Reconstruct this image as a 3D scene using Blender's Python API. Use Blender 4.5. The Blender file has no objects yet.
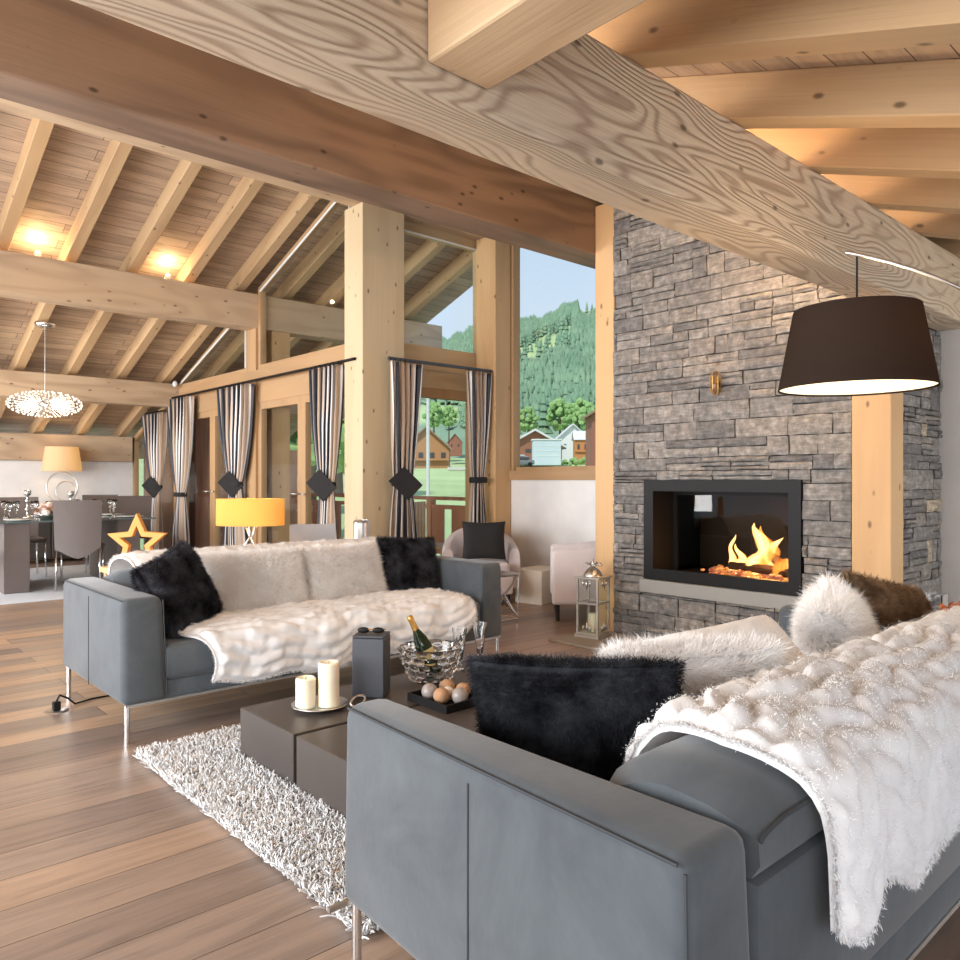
import bpy, bmesh, math, random
import numpy as np
from mathutils import Vector, Matrix, Euler
random.seed(7); RNG = np.random.default_rng(7)
PI = math.pi
S = bpy.context.scene
COL = S.collection

# ------------------------------------------------------------------ helpers
class MB:
    def __init__(s): s.v = []; s.f = []
    def add(s, vs, fs):
        o = len(s.v); s.v += [tuple(map(float, p)) for p in vs]; s.f += [tuple(i + o for i in f) for f in fs]; return s
    def hexa(s, c, r=0, seg=2):
        """c: 8 corners, bottom ring 0-3 ccw, top ring 4-7"""
        F = [(3,2,1,0),(4,5,6,7),(0,1,5,4),(1,2,6,5),(2,3,7,6),(3,0,4,7)]
        if r <= 0: return s.add(c, F)
        bm = bmesh.new(); vs = [bm.verts.new(p) for p in c]
        for f in F: bm.faces.new([vs[i] for i in f])
        bmesh.ops.bevel(bm, geom=bm.edges[:], offset=r, segments=seg, profile=0.5, affect='EDGES', clamp_overlap=True)
        bm.verts.index_update()
        s.add([v.co[:] for v in bm.verts], [[v.index for v in f.verts] for f in bm.faces]); bm.free(); return s
    def box(s, x0, x1, y0, y1, z0, z1, r=0, seg=2):
        return s.hexa([(x0,y0,z0),(x1,y0,z0),(x1,y1,z0),(x0,y1,z0),(x0,y0,z1),(x1,y0,z1),(x1,y1,z1),(x0,y1,z1)], r, seg)
    def prism(s, poly, axis, a, b):
        """poly in the other two axes (cyclic order), extruded along axis a..b"""
        n = len(poly)
        def P(p, t):
            if axis == 'x': return (t, p[0], p[1])
            if axis == 'y': return (p[0], t, p[1])
            return (p[0], p[1], t)
        vs = [P(p, a) for p in poly] + [P(p, b) for p in poly]
        fs = [tuple(range(n))[::-1], tuple(range(n, 2*n))] + [(i, (i+1) % n, n + (i+1) % n, n + i) for i in range(n)]
        return s.add(vs, fs)
    def tube(s, pts, r, n=8, cap=True):
        pts = [Vector(p) for p in pts]; rs = r if isinstance(r, (list, tuple)) else [r]*len(pts)
        rings = []; up = None
        for i, p in enumerate(pts):
            a = pts[max(i-1, 0)]; b = pts[min(i+1, len(pts)-1)]
            t = (b - a).normalized()
            if up is None:
                up = Vector((0,0,1)) if abs(t.z) < .9 else Vector((1,0,0))
            x = t.cross(up).normalized(); up = x.cross(t).normalized()
            rings.append([p + (x*math.cos(2*PI*k/n) + up*math.sin(2*PI*k/n))*rs[i] for k in range(n)])
        vs = [q for R in rings for q in R]
        fs = [(i*n+k, i*n+(k+1) % n, (i+1)*n+(k+1) % n, (i+1)*n+k) for i in range(len(pts)-1) for k in range(n)]
        if cap: fs += [tuple(range(n))[::-1], tuple(range((len(pts)-1)*n, len(pts)*n))]
        return s.add(vs, fs)
    def lathe(s, prof, c=(0,0,0), n=24, sx=1, sy=1):
        vs = []; m = len(prof)
        for k in range(n):
            a = 2*PI*k/n
            for (r, z) in prof: vs.append((c[0]+sx*r*math.cos(a), c[1]+sy*r*math.sin(a), c[2]+z))
        fs = [(k*m+i, ((k+1) % n)*m+i, ((k+1) % n)*m+i+1, k*m+i+1) for k in range(n) for i in range(m-1)]
        return s.add(vs, fs)
    def blob(s, c, r, sub=2, jit=0.0, sc=(1,1,1)):
        bm = bmesh.new(); bmesh.ops.create_icosphere(bm, subdivisions=sub, radius=1)
        bm.verts.index_update()
        vs = []
        for v in bm.verts:
            k = 1 + random.uniform(-jit, jit)
            vs.append((c[0]+v.co.x*r*sc[0]*k, c[1]+v.co.y*r*sc[1]*k, c[2]+v.co.z*r*sc[2]*k))
        s.add(vs, [[v.index for v in f.verts] for f in bm.faces]); bm.free(); return s

def obj(name, mb, mat, parent=None, smooth=False, loc=None, rot=None, kind=None, label=None):
    me = bpy.data.meshes.new(name)
    me.from_pydata(mb.v, [], mb.f); me.update()
    if mb.__dict__.get('fix', True):
        bm = bmesh.new(); bm.from_mesh(me); bmesh.ops.recalc_face_normals(bm, faces=bm.faces[:]); bm.to_mesh(me); bm.free()
    if smooth:
        me.shade_smooth()
        if smooth == 'auto':
            try: me.set_sharp_from_angle(angle=math.radians(38))
            except Exception: pass
    if mat: me.materials.append(mat)
    o = bpy.data.objects.new(name, me); COL.objects.link(o)
    if parent: o.parent = parent
    if loc: o.location = loc
    if rot: o.rotation_euler = rot
    if kind: o['kind'] = kind
    if label: o['label'] = label
    return o
def tag(o, label, cat, group=None, kind=None):
    o['label'] = label; o['category'] = cat
    if group: o['group'] = group
    if kind: o['kind'] = kind
    return o
def thing(name, label, cat, loc=(0,0,0), rz=0, group=None):
    o = bpy.data.objects.new(name, None); COL.objects.link(o); o.location = loc; o.rotation_euler = (0,0,rz)
    o.empty_display_size = .1
    return tag(o, label, cat, group)
def struct(name, mb, mat, smooth=False, parent=None, **k):
    o = obj(name, mb, mat, parent, smooth, **k)
    if parent is None: o['kind'] = 'structure'
    return o
def dup(root, loc, rz=0, label=None, group=None):
    r = root.copy(); COL.objects.link(r); r.location = loc; r.rotation_euler = (0,0,rz)
    if label: r['label'] = label
    if group: r['group'] = group
    for ch in list(root.children):
        c = ch.copy(); COL.objects.link(c); c.parent = r
        for g in list(ch.children):
            d = g.copy(); COL.objects.link(d); d.parent = c
    return r
def bev(o, w=.008, seg=2):
    m = o.modifiers.new('bevel', 'BEVEL'); m.width = w; m.segments = seg; m.limit_method = 'ANGLE'; return o

# ------------------------------------------------------------------ materials
def srgb(r, g, b):
    f = lambda c: (c/255/12.92) if c/255 <= .04045 else ((c/255+.055)/1.055)**2.4
    return (f(r), f(g), f(b), 1)
class NT:
    def __init__(s, name):
        s.m = bpy.data.materials.new(name); s.m.use_nodes = True; s.t = s.m.node_tree; s.t.nodes.clear()
        s.out = s.n('ShaderNodeOutputMaterial')
    def n(s, ty, **kw):
        x = s.t.nodes.new(ty)
        for k, v in kw.items():
            if k.startswith('i_'): x.inputs[k[2:].replace('_', ' ')].default_value = v
            else: setattr(x, k, v)
        return x
    def l(s, a, b): s.t.links.new(a, b)
    def bsdf(s, **kw):
        b = s.n('ShaderNodeBsdfPrincipled'); s.l(b.outputs[0], s.out.inputs[0])
        for k, v in kw.items(): b.inputs[k].default_value = v
        return b
    def math(s, op, a, b=None, clamp=False):
        x = s.n('ShaderNodeMath', operation=op, use_clamp=clamp)
        for i, q in enumerate((a, b)):
            if q is None: continue
            if isinstance(q, (int, float)): x.inputs[i].default_value = q
            else: s.l(q, x.inputs[i])
        return x.outputs[0]
    def ramp(s, fac, stops, interp='LINEAR'):
        r = s.n('ShaderNodeValToRGB'); r.color_ramp.interpolation = interp
        e = r.color_ramp.elements
        while len(e) < len(stops): e.new(.5)
        for q, (p, c) in zip(e, stops): q.position = p; q.color = c
        s.l(fac, r.inputs[0]); return r.outputs[0]
    def mix(s, fac, a, b, mode='MIX'):
        x = s.n('ShaderNodeMix', data_type='RGBA', blend_type=mode)
        for q, i in ((fac, 0), (a, 6), (b, 7)):
            if isinstance(q, (int, float)): x.inputs[i].default_value = q
            elif isinstance(q, tuple): x.inputs[i].default_value = q
            else: s.l(q, x.inputs[i])
        return x.outputs[2]
    def objco(s, scale=(1,1,1), rnd=True, rot=(0,0,0)):
        tc = s.n('ShaderNodeTexCoord'); mp = s.n('ShaderNodeMapping'); mp.inputs['Scale'].default_value = scale; mp.inputs['Rotation'].default_value = rot
        if rnd:
            oi = s.n('ShaderNodeObjectInfo'); k = s.math('MULTIPLY', oi.outputs['Random'], 37.0)
            ad = s.n('ShaderNodeVectorMath', operation='ADD'); s.l(tc.outputs['Object'], ad.inputs[0]); s.l(k, ad.inputs[1]); s.l(ad.outputs[0], mp.inputs[0])
        else: s.l(tc.outputs['Object'], mp.inputs[0])
        return mp.outputs[0]
    def noise(s, vec, scale, detail=3, rough=.55, dist=0):
        x = s.n('ShaderNodeTexNoise'); x.inputs['Scale'].default_value = scale; x.inputs['Detail'].default_value = detail; x.inputs['Roughness'].default_value = rough; x.inputs['Distortion'].default_value = dist
        if vec is not None: s.l(vec, x.inputs['Vector'])
        return x.outputs[0]
    def bump(s, b, h, strength=.3, dist=.01):
        x = s.n('ShaderNodeBump'); x.inputs['Strength'].default_value = strength; x.inputs['Distance'].default_value = dist
        s.l(h, x.inputs['Height']); s.l(x.outputs[0], b.inputs['Normal'])

def wood(name, axis, light, dark, rings=22, contrast=.5, rough=.62, bump=.25, freq=1.0, knots=True, pw=1.6):
    t = NT(name); ax = 'XYZ'.index(axis)
    sc = [2.2*freq]*3; sc[ax] = .38*freq
    v = t.objco(tuple(sc)); n = t.noise(v, 1.0, 2.5, .5, .25)
    w = t.math('SINE', t.math('MULTIPLY', n, rings*2*PI/2.6)); w = t.math('ADD', t.math('MULTIPLY', w, .5), .5)
    w = t.math('POWER', w, pw)
    sf = [70]*3; sf[ax] = 1.6
    fib = t.noise(t.objco(tuple(sf)), 1.0, 3, .6)
    lowv = [1.6]*3; lowv[ax] = .35
    low = t.noise(t.objco(tuple(lowv)), 1.0, 2)
    c = t.mix(t.math('MULTIPLY', w, contrast), light, dark)
    c = t.mix(t.math('MULTIPLY', fib, .35), c, dark)
    hv = (light[0]*1.06, light[1]*.98, light[2]*.88, 1)
    c = t.mix(t.ramp(low, [(.4, (0,0,0,1)), (.65, (.5,.5,.5,1))]), c, hv)
    if knots:
        kv = [9.0]*3; kv[ax] = 4.5
        vo = t.n('ShaderNodeTexVoronoi'); vo.inputs['Scale'].default_value = 1.0; t.l(t.objco(tuple(kv)), vo.inputs['Vector'])
        k = t.ramp(vo.outputs['Distance'], [(.06, (.75,.75,.75,1)), (.13, (0,0,0,1))])
        c = t.mix(k, c, (dark[0]*.25, dark[1]*.22, dark[2]*.2, 1))
    b = t.bsdf(Roughness=rough); t.l(c, b.inputs['Base Color']); b.inputs['Specular IOR Level'].default_value = .3
    h = t.math('ADD', t.math('MULTIPLY', w, -.7), fib); t.bump(b, h, bump, .006)
    return t.m

def simple(name, col, rough=.5, metal=0, spec=.5, bump=0, bscale=200, **kw):
    t = NT(name); b = t.bsdf(Roughness=rough, Metallic=metal); b.inputs['Base Color'].default_value = col; b.inputs['Specular IOR Level'].default_value = spec
    for k, v in kw.items(): b.inputs[k.replace('_', ' ')].default_value = v
    n = t.noise(t.objco(rnd=False), bscale, 3)
    c = t.mix(.12, col, t.ramp(t.noise(t.objco(), bscale*.04, 3), [(.3, tuple(q*.6 for q in col[:3])+(1,)), (.7, tuple(min(1, q*1.3) for q in col[:3])+(1,))]))
    t.l(c, b.inputs['Base Color'])
    if bump: t.bump(b, n, bump, .004)
    return t.m
def emis(name, col, st):
    t = NT(name); e = t.n('ShaderNodeEmission'); e.inputs[0].default_value = col; e.inputs[1].default_value = st; t.l(e.outputs[0], t.out.inputs[0]); return t.m
def shade_mat(name, col, trans=.5, rough=.8, em=None, es=0):
    t = NT(name); d = t.n('ShaderNodeBsdfDiffuse'); d.inputs[0].default_value = col
    n = t.noise(t.objco((60,60,140)), 1, 3); c = t.mix(t.math('MULTIPLY', n, .4), col, tuple(q*.6 for q in col[:3])+(1,)); t.l(c, d.inputs[0])
    tr = t.n('ShaderNodeBsdfTranslucent'); tr.inputs[0].default_value = em or col
    m = t.n('ShaderNodeMixShader'); m.inputs[0].default_value = trans; t.l(d.outputs[0], m.inputs[1]); t.l(tr.outputs[0], m.inputs[2]); t.l(m.outputs[0], t.out.inputs[0]); return t.m

M = {}
M['beamX'] = wood('beam_wood_x', 'X', srgb(196,172,144), srgb(140,114,90), rings=20, contrast=.42)
M['beamNear'] = wood('brushed_beam_wood', 'X', srgb(208,190,166), srgb(128,102,82), rings=105, contrast=.6, bump=.8, freq=1.1, pw=2.4)
M['beamDark'] = wood('shaded_beam_wood', 'X', srgb(140,116,98), srgb(78,62,52), rings=16, contrast=.5)  # darker copy of the beam wood, shade put into its colour
M['beamY'] = wood('beam_wood_y', 'Y', srgb(214,186,150), srgb(158,120,86), rings=14, contrast=.4)
M['rafter'] = wood('rafter_wood', 'Y', srgb(196,166,128), srgb(146,112,80), rings=12, contrast=.35)
M['postZ'] = wood('post_wood', 'Z', srgb(206,188,156), srgb(172,148,114), rings=9, contrast=.3)
M['postO'] = wood('orange_post_wood', 'Z', srgb(206,170,126), srgb(168,126,84), rings=10, contrast=.3)
M['frame'] = wood('frame_wood', 'Y', srgb(184,150,112), srgb(138,104,72), rings=10, contrast=.3, knots=False)
M['frameX'] = wood('frame_wood_x', 'X', srgb(196,172,136), srgb(154,124,88), rings=10, contrast=.3, knots=False)
M['frameZ'] = wood('frame_wood_z', 'Z', srgb(182,148,110), srgb(136,102,70), rings=10, contrast=.3, knots=False)
M['redwood'] = wood('terrace_wood', 'Z', srgb(176,122,92), srgb(120,78,58), rings=8, contrast=.4, knots=False)

def planks(name, w, L, stops, rough, mortar=.0018, dirx=True, grain_dark=.85, spec=.4):
    t = NT(name); tc = t.n('ShaderNodeTexCoord')
    br = t.n('ShaderNodeTexBrick'); br.offset = .37; br.squash = 1
    br.inputs['Scale'].default_value = 1; br.inputs['Brick Width'].default_value = L; br.inputs['Row Height'].default_value = w
    br.inputs['Mortar Size'].default_value = mortar; br.inputs['Mortar Smooth'].default_value = .1; br.inputs['Bias'].default_value = 0
    br.inputs['Color1'].default_value = (0,0,0,1); br.inputs['Color2'].default_value = (1,1,1,1); br.inputs['Mortar'].default_value = (.5,.5,.5,1)
    t.l(tc.outputs['Object'], br.inputs['Vector'])
    base = t.ramp(br.outputs['Color'], stops)
    # per plank offset of grain
    off = t.n('ShaderNodeVectorMath', operation='SCALE'); off.inputs['Scale'].default_value = 13.0; t.l(br.outputs['Color'], off.inputs[0])
    ad = t.n('ShaderNodeVectorMath', operation='ADD'); t.l(tc.outputs['Object'], ad.inputs[0]); t.l(off.outputs[0], ad.inputs[1])
    mp = t.n('ShaderNodeMapping'); mp.inputs['Scale'].default_value = (.8, 9, 9); t.l(ad.outputs[0], mp.inputs[0])
    n1 = t.noise(mp.outputs[0], 1.6, 5, .65, 1.2)
    mp2 = t.n('ShaderNodeMapping'); mp2.inputs['Scale'].default_value = (3, 90, 90); t.l(ad.outputs[0], mp2.inputs[0])
    n2 = t.noise(mp2.outputs[0], 1.0, 3, .6)
    d = t.ramp(n1, [(.32, (.62,.6,.6,1)), (.5, (.95,.93,.92,1)), (.68, (1.15,1.1,1.05,1))])
    c = t.mix(grain_dark, base, d, 'MULTIPLY')
    c = t.mix(.35, c, t.ramp(n2, [(.3, (.6,.6,.6,1)), (.7, (1,1,1,1))]), 'MULTIPLY')
    c = t.mix(br.outputs['Fac'], c, (.05,.035,.025,1))
    b = t.bsdf(Roughness=rough); b.inputs['Specular IOR Level'].default_value = spec; t.l(c, b.inputs['Base Color'])
    h = t.math('SUBTRACT', t.math('MULTIPLY', n2, .3), t.math('MULTIPLY', br.outputs['Fac'], 1.0)); t.bump(b, h, .35, .004)
    return t.m
M['floor'] = planks('oak_plank_floor', .19, 1.9, [(0, srgb(128,112,102)), (.3, srgb(160,138,120)), (.5, srgb(140,124,113)), (.7, srgb(192,158,126)), (.85, srgb(150,130,116)), (1, srgb(180,150,122))], .36, spec=.5)
M['ceil'] = planks('ceiling_boards', .135, 3.2, [(0, srgb(176,154,132)), (.5, srgb(190,166,142)), (1, srgb(204,182,156))], .65, mortar=.0025)
M['deck'] = planks('deck_boards', .14, 2.5, [(0, srgb(150,130,112)), (1, srgb(172,150,130))], .7, mortar=.006)

def stone_mat():
    t = NT('grey_stone'); at = t.n('ShaderNodeVertexColor', layer_name='Col')
    v = t.objco(rnd=False); n = t.noise(v, 22, 6, .65); n2 = t.noise(t.objco((8,8,60), rnd=False), 1, 5, .65); n3 = t.noise(v, 90, 4, .6)
    c = t.mix(.9, at.outputs[0], t.ramp(n, [(.3, (.5,.49,.48,1)), (.5, (.88,.87,.86,1)), (.72, (1.5,1.48,1.45,1))]), 'MULTIPLY')
    c = t.mix(.6, c, t.ramp(n2, [(.35, (.6,.6,.6,1)), (.6, (1.1,1.1,1.1,1)), (.75, (1.7,1.65,1.6,1))]), 'MULTIPLY')
    b = t.bsdf(Roughness=.72); b.inputs['Specular IOR Level'].default_value = .35; t.l(c, b.inputs['Base Color'])
    h = t.math('ADD', t.math('MULTIPLY', n2, 1.0), t.math('MULTIPLY', n3, .35)); t.bump(b, h, .8, .012); return t.m
M['stone'] = stone_mat()
M['slab'] = simple('slab_stone', srgb(146,144,138), .55, bump=.3, bscale=60)
M['slab2'] = simple('hearth_stone', srgb(150,138,122), .5, bump=.2, bscale=40)
M['joint'] = simple('joint_dark', srgb(40,38,36), .9)
M['white'] = simple('white_plaster', srgb(226,222,218), .8, bump=.1, bscale=120)
def suede(name, a, b_, sheen=.35):
    t = NT(name); n = t.noise(t.objco((1,1,1)), 3.2, 5, .65, .6); n2 = t.noise(t.objco((1,1,.5)), 60, 3)
    c = t.mix(t.ramp(n, [(.3, (0,0,0,1)), (.7, (1,1,1,1))]), a, b_)
    c = t.mix(t.math('MULTIPLY', n2, .25), c, tuple(q*.6 for q in a[:3])+(1,))
    b = t.bsdf(Roughness=.75); b.inputs['Sheen Weight'].default_value = sheen; b.inputs['Sheen Roughness'].default_value = .45; b.inputs['Specular IOR Level'].default_value = .25
    t.l(c, b.inputs['Base Color']); t.bump(b, n2, .12, .003); return t.m
M['sofa'] = suede('grey_suede', srgb(66,71,76), srgb(88,94,98), .25)
M['seam'] = simple('dark_seam', srgb(50,54,58), .8)
M['chrome'] = simple('chrome', (.8,.8,.8,1), .15, 1)
M['brush'] = simple('brushed_steel', (.62,.6,.57,1), .35, 1)
M['black'] = simple('black_metal', srgb(22,20,20), .5, spec=.2)
M['blackfab'] = simple('black_fabric', srgb(34,32,32), .9, bump=.2)
M['slate'] = simple('dark_slate_lacquer', srgb(66,68,74), .45)
M['table'] = wood('dark_table_veneer', 'X', srgb(76,70,67), srgb(56,51,49), rings=6, contrast=.3, rough=.38, bump=.05, knots=False)
M['armchair'] = simple('pale_velvet', srgb(216,204,202), .85, bump=.1, Sheen_Weight=.3)
M['darkleg'] = simple('dark_leg', srgb(40,32,28), .5)
M['leather'] = simple('taupe_leather', srgb(104,94,90), .5, bump=.1)
M['brownleather'] = simple('brown_leather', srgb(74,58,50), .5, bump=.1)
M['candle'] = simple('ivory_wax', srgb(240,230,205), .5, Subsurface_Weight=.3)
M['plate'] = simple('silver_plate', (.6,.58,.55,1), .3, 1)
M['gold'] = simple('gold_foil', srgb(200,150,80), .35, .8)
M['bottle'] = simple('green_bottle_glass', srgb(28,44,22), .08)
M['starwood'] = wood('star_wood', 'X', srgb(226,164,92), srgb(190,122,60), rings=6, contrast=.4, knots=False)
M['brass'] = simple('brass', srgb(170,130,70), .35, 1)
M['bark'] = simple('bark', srgb(92,74,58), .9, bump=.5, bscale=60)
M['grass'] = simple('meadow_grass', srgb(146,180,96), .95, bump=.2, bscale=1)
M['greyglass'] = simple('grey_glass_top', srgb(120,140,140), .08)
M['paleblue'] = simple('pale_rug', srgb(205,210,216), .95, bump=.5, bscale=60)
M['whiteplastic'] = simple('white_plastic', srgb(235,235,232), .4)
def glass(name, tint=(1,1,1,1), rough=0, refl=.5):
    t = NT(name); g = t.n('ShaderNodeBsdfGlossy'); g.inputs['Roughness'].default_value = rough; tr = t.n('ShaderNodeBsdfTransparent'); tr.inputs[0].default_value = tint
    lw = t.n('ShaderNodeLayerWeight'); lw.inputs[0].default_value = .5
    f = t.math('ADD', t.math('MULTIPLY', t.math('POWER', lw.outputs['Facing'], 5.0), refl), .025); m = t.n('ShaderNodeMixShader')
    t.l(f, m.inputs[0]); t.l(tr.outputs[0], m.inputs[1]); t.l(g.outputs[0], m.inputs[2]); t.l(m.outputs[0], t.out.inputs[0]); return t.m
M['glass'] = glass('window_glass', (.96,.98,.97,1))
M['fireglass'] = glass('stove_glass', (.85,.82,.78,1))
def crystal():
    t = NT('crystal'); b = t.bsdf(Roughness=.02); b.inputs['Base Color'].default_value = (1,1,1,1); b.inputs['Transmission Weight'].default_value = 1; b.inputs['IOR'].default_value = 1.5; return t.m
M['crystal'] = crystal()
def furmat(name, root, tip, sheen=.2, spotty=0.0):
    t = NT(name); n = t.noise(t.objco(), 9, 4, .6)
    c = t.mix(t.ramp(n, [(.38, (0,0,0,1)), (.66, (1,1,1,1))]), root, tip)
    b = t.n('ShaderNodeBsdfDiffuse'); t.l(c, b.inputs[0]); tr = t.n('ShaderNodeBsdfTranslucent'); t.l(c, tr.inputs[0]); m = t.n('ShaderNodeMixShader'); m.inputs[0].default_value = .25
    t.l(b.outputs[0], m.inputs[1]); t.l(tr.outputs[0], m.inputs[2]); t.l(m.outputs[0], t.out.inputs[0])
    return t.m
M['furwhite'] = furmat('white_fur', srgb(246,244,242), srgb(253,252,252))
M['furcream'] = furmat('cream_fur', srgb(240,236,232), srgb(252,250,248))
M['furblack'] = furmat('black_fur', srgb(30,28,30), srgb(80,80,86))
M['furgrey'] = furmat('charcoal_fur', srgb(28,28,31), srgb(72,75,81))
M['furbrown'] = furmat('brown_fur', srgb(96,76,58), srgb(150,124,98))
M['throw'] = furmat('white_throw_plush', srgb(242,241,241), srgb(252,252,252))
M['rug'] = None
t = NT('shaggy_rug_yarn'); ge = t.n('ShaderNodeVertexColor', layer_name='Col'); b = t.bsdf(Roughness=.7); t.l(ge.outputs[0], b.inputs['Base Color']); b.inputs['Sheen Weight'].default_value = .2; M['rug'] = t.m
def stripes():
    t = NT('striped_curtain_fabric'); tc = t.n('ShaderNodeTexCoord'); sp = t.n('ShaderNodeSeparateXYZ'); t.l(tc.outputs['UV'], sp.inputs[0])
    f = t.math('FRACT', sp.outputs[0])
    K = srgb(36,36,44); T = srgb(176,152,130); W = srgb(216,210,206); B = srgb(70,78,96)
    c = t.ramp(f, [(0, K), (.2, T), (.34, W), (.39, K), (.55, W), (.6, T), (.78, B), (.84, T), (.92, W)], 'CONSTANT')
    n = t.noise(t.objco(), 120, 2); b = t.bsdf(Roughness=.55); b.inputs['Sheen Weight'].default_value = .3; t.l(c, b.inputs['Base Color']); t.bump(b, n, .1, .002); return t.m
M['curtain'] = stripes()

# ------------------------------------------------------------------ fur blades & sheets
def make_mesh(name, V, F4, F3, mat, parent=None, normals=None, colors=None, loc=None, rot=None, extra_mats=(), matidx=None):
    """V (n,3) arrays; F4 (m,4), F3 (k,3)"""
    me = bpy.data.meshes.new(name)
    F4 = np.asarray(F4, dtype=np.int32).reshape(-1, 4); F3 = np.asarray(F3, dtype=np.int32).reshape(-1, 3)
    nl = F4.size + F3.size
    me.vertices.add(len(V)); me.vertices.foreach_set('co', np.asarray(V, dtype=np.float32).ravel())
    me.loops.add(nl); me.loops.foreach_set('vertex_index', np.concatenate([F4.ravel(), F3.ravel()]).astype(np.int32))
    me.polygons.add(len(F4)+len(F3))
    st = np.concatenate([np.arange(len(F4))*4, F4.size + np.arange(len(F3))*3]).astype(np.int32)
    me.polygons.foreach_set('loop_start', st)
    me.update(calc_edges=True)
    me.polygons.foreach_set('use_smooth', np.ones(len(F4)+len(F3), dtype=bool))
    me.validate()
    if colors is not None:
        ca = me.color_attributes.new('Col', 'FLOAT_COLOR', 'POINT'); ca.data.foreach_set('color', np.asarray(colors, dtype=np.float32).ravel())
    if False:
        try: me.normals_split_custom_set_from_vertices([tuple(n) for n in normals])
        except Exception as e: print('normals', e)
    me.materials.append(mat)
    for m in extra_mats: me.materials.append(m)
    o = bpy.data.objects.new(name, me); COL.objects.link(o)
    if parent: o.parent = parent
    if loc: o.location = loc
    if rot: o.rotation_euler = rot
    return o
def norm(a): return a/np.maximum(np.linalg.norm(a, axis=1, keepdims=True), 1e-9)
def blades(P, N, L, W, lean=.5, droop=(0,0,-.2), curl=.3, clump=0):
    """returns V, F4, F3, NRM"""
    n = len(P); rnd = RNG.normal(size=(n, 3))
    D = norm(N + rnd*lean + np.array(droop)*.6)
    side = norm(np.cross(D, RNG.normal(size=(n, 3))))
    L = L*RNG.uniform(.6, 1.15, size=(n, 1)); w = W*RNG.uniform(.7, 1.3, size=(n, 1))/2
    b = RNG.normal(size=(n, 3))*curl*.5 + np.array(droop)
    p1 = P + D*L*.5; p2 = P + D*L*.92 + b*L*.4
    V = np.stack([P-side*w, P+side*w, p1+side*w*.8, p1-side*w*.8, p2], axis=1).reshape(-1, 3)
    base = (np.arange(n)*5)[:, None]
    F4 = base + np.array([0,1,2,3]); F3 = base + np.array([3,2,4])
    NR = np.repeat(norm(N*1.2 + rnd*.35), 5, axis=0)
    return V, F4, F3, NR
def grid_faces(nu, nv, o=0):
    i, j = np.meshgrid(np.arange(nu-1), np.arange(nv-1), indexing='ij')
    a = (i*nv + j).ravel() + o
    return np.stack([a, a+nv, a+nv+1, a+1], axis=1)
def grid_normals(Pg):
    du = np.gradient(Pg, axis=0); dv = np.gradient(Pg, axis=1)
    n = np.cross(du, dv); return n/np.maximum(np.linalg.norm(n, axis=2, keepdims=True), 1e-9)
def vnoise(x, y, s=0):
    return (np.sin(x*1.7+s)+np.sin(y*2.3+1.3*s)+np.sin((x+y)*1.1+2.1+s)+np.sin(x*2.9-y*1.9+s*.7))/4
def combine(parts):
    V = []; F4 = []; F3 = []; NR = []; o = 0
    for v, f4, f3, nr in parts:
        V.append(v); F4.append(np.asarray(f4).reshape(-1,4)+o); F3.append(np.asarray(f3).reshape(-1,3)+o); NR.append(nr); o += len(v)
    return np.concatenate(V), np.concatenate(F4), np.concatenate(F3), np.concatenate(NR)
def pillow(name, label, loc, rot, w, h, th, mat, fur=(0,0,0), nfur=0, lean=.5, cat='cushion', group=None, droop=(0,0,-.25), emboss=0, piping=False):
    n = 41; u = np.linspace(-1, 1, n); U, Wv = np.meshgrid(u, u, indexing='ij')
    pin = 1 - .07*(1-np.abs(U)**2)*np.abs(Wv)**3; pin2 = 1 - .07*(1-np.abs(Wv)**2)*np.abs(U)**3
    X = U*w/2*pin2; Z = Wv*h/2*pin
    T = th/2*np.clip((1-U**4), 0, 1)**.55*np.clip((1-Wv**4), 0, 1)**.55 + .006
    T = T*(1+.05*vnoise(U*3, Wv*3, loc[0]*5))
    if emboss: T = T + emboss*np.sin(U*14+2*np.sin(Wv*9))*np.sin(Wv*12)*(1-U**2)*(1-Wv**2)
    A = np.stack([X, -T, Z], axis=2); B = np.stack([X, T, Z], axis=2)
    nA = grid_normals(A); nA = nA*np.sign(-nA[..., 1:2]+1e-9); nB = grid_normals(B); nB = nB*np.sign(nB[..., 1:2]+1e-9)
    fa = grid_faces(n, n); fb = grid_faces(n, n, n*n)[:, ::-1]
    # rim
    rim = [i*n for i in range(n)] + [(n-1)*n+j for j in range(1, n)] + [i*n+n-1 for i in range(n-2, -1, -1)] + [j for j in range(n-2, 0, -1)]
    fr = [(rim[k], rim[(k+1) % len(rim)], rim[(k+1) % len(rim)]+n*n, rim[k]+n*n) for k in range(len(rim))]
    V = np.concatenate([A.reshape(-1,3), B.reshape(-1,3)]); NR = np.concatenate([nA.reshape(-1,3), nB.reshape(-1,3)])
    parts = [(V, np.concatenate([fa, fb, np.array(fr)]), np.zeros((0,3), int), NR)]
    if nfur:
        idx = RNG.integers(0, len(V), nfur); rp = RNG.normal(size=(nfur, 3))*np.array([w/n/2, .002, h/n/2])
        e = (np.abs(U.ravel())**6 + np.abs(Wv.ravel())**6); e = np.concatenate([e, e])[idx][:, None]
        out = np.concatenate([np.stack([U, 0*U, Wv], axis=2).reshape(-1,3)]*2)[idx]
        NN = norm(NR[idx]*(1-.6*np.minimum(e, 1)) + out*e*.8)
        R = Euler(rot).to_matrix(); dl = R.transposed() @ Vector(droop)
        parts.append(blades(V[idx]+rp, NN, fur[0], fur[1], lean, tuple(dl), fur[2]))
    V, F4, F3, NR = combine(parts)
    o = make_mesh(name, V, F4, F3, mat, None, NR, loc=loc, rot=rot)
    return tag(o, label, cat, group)
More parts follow.
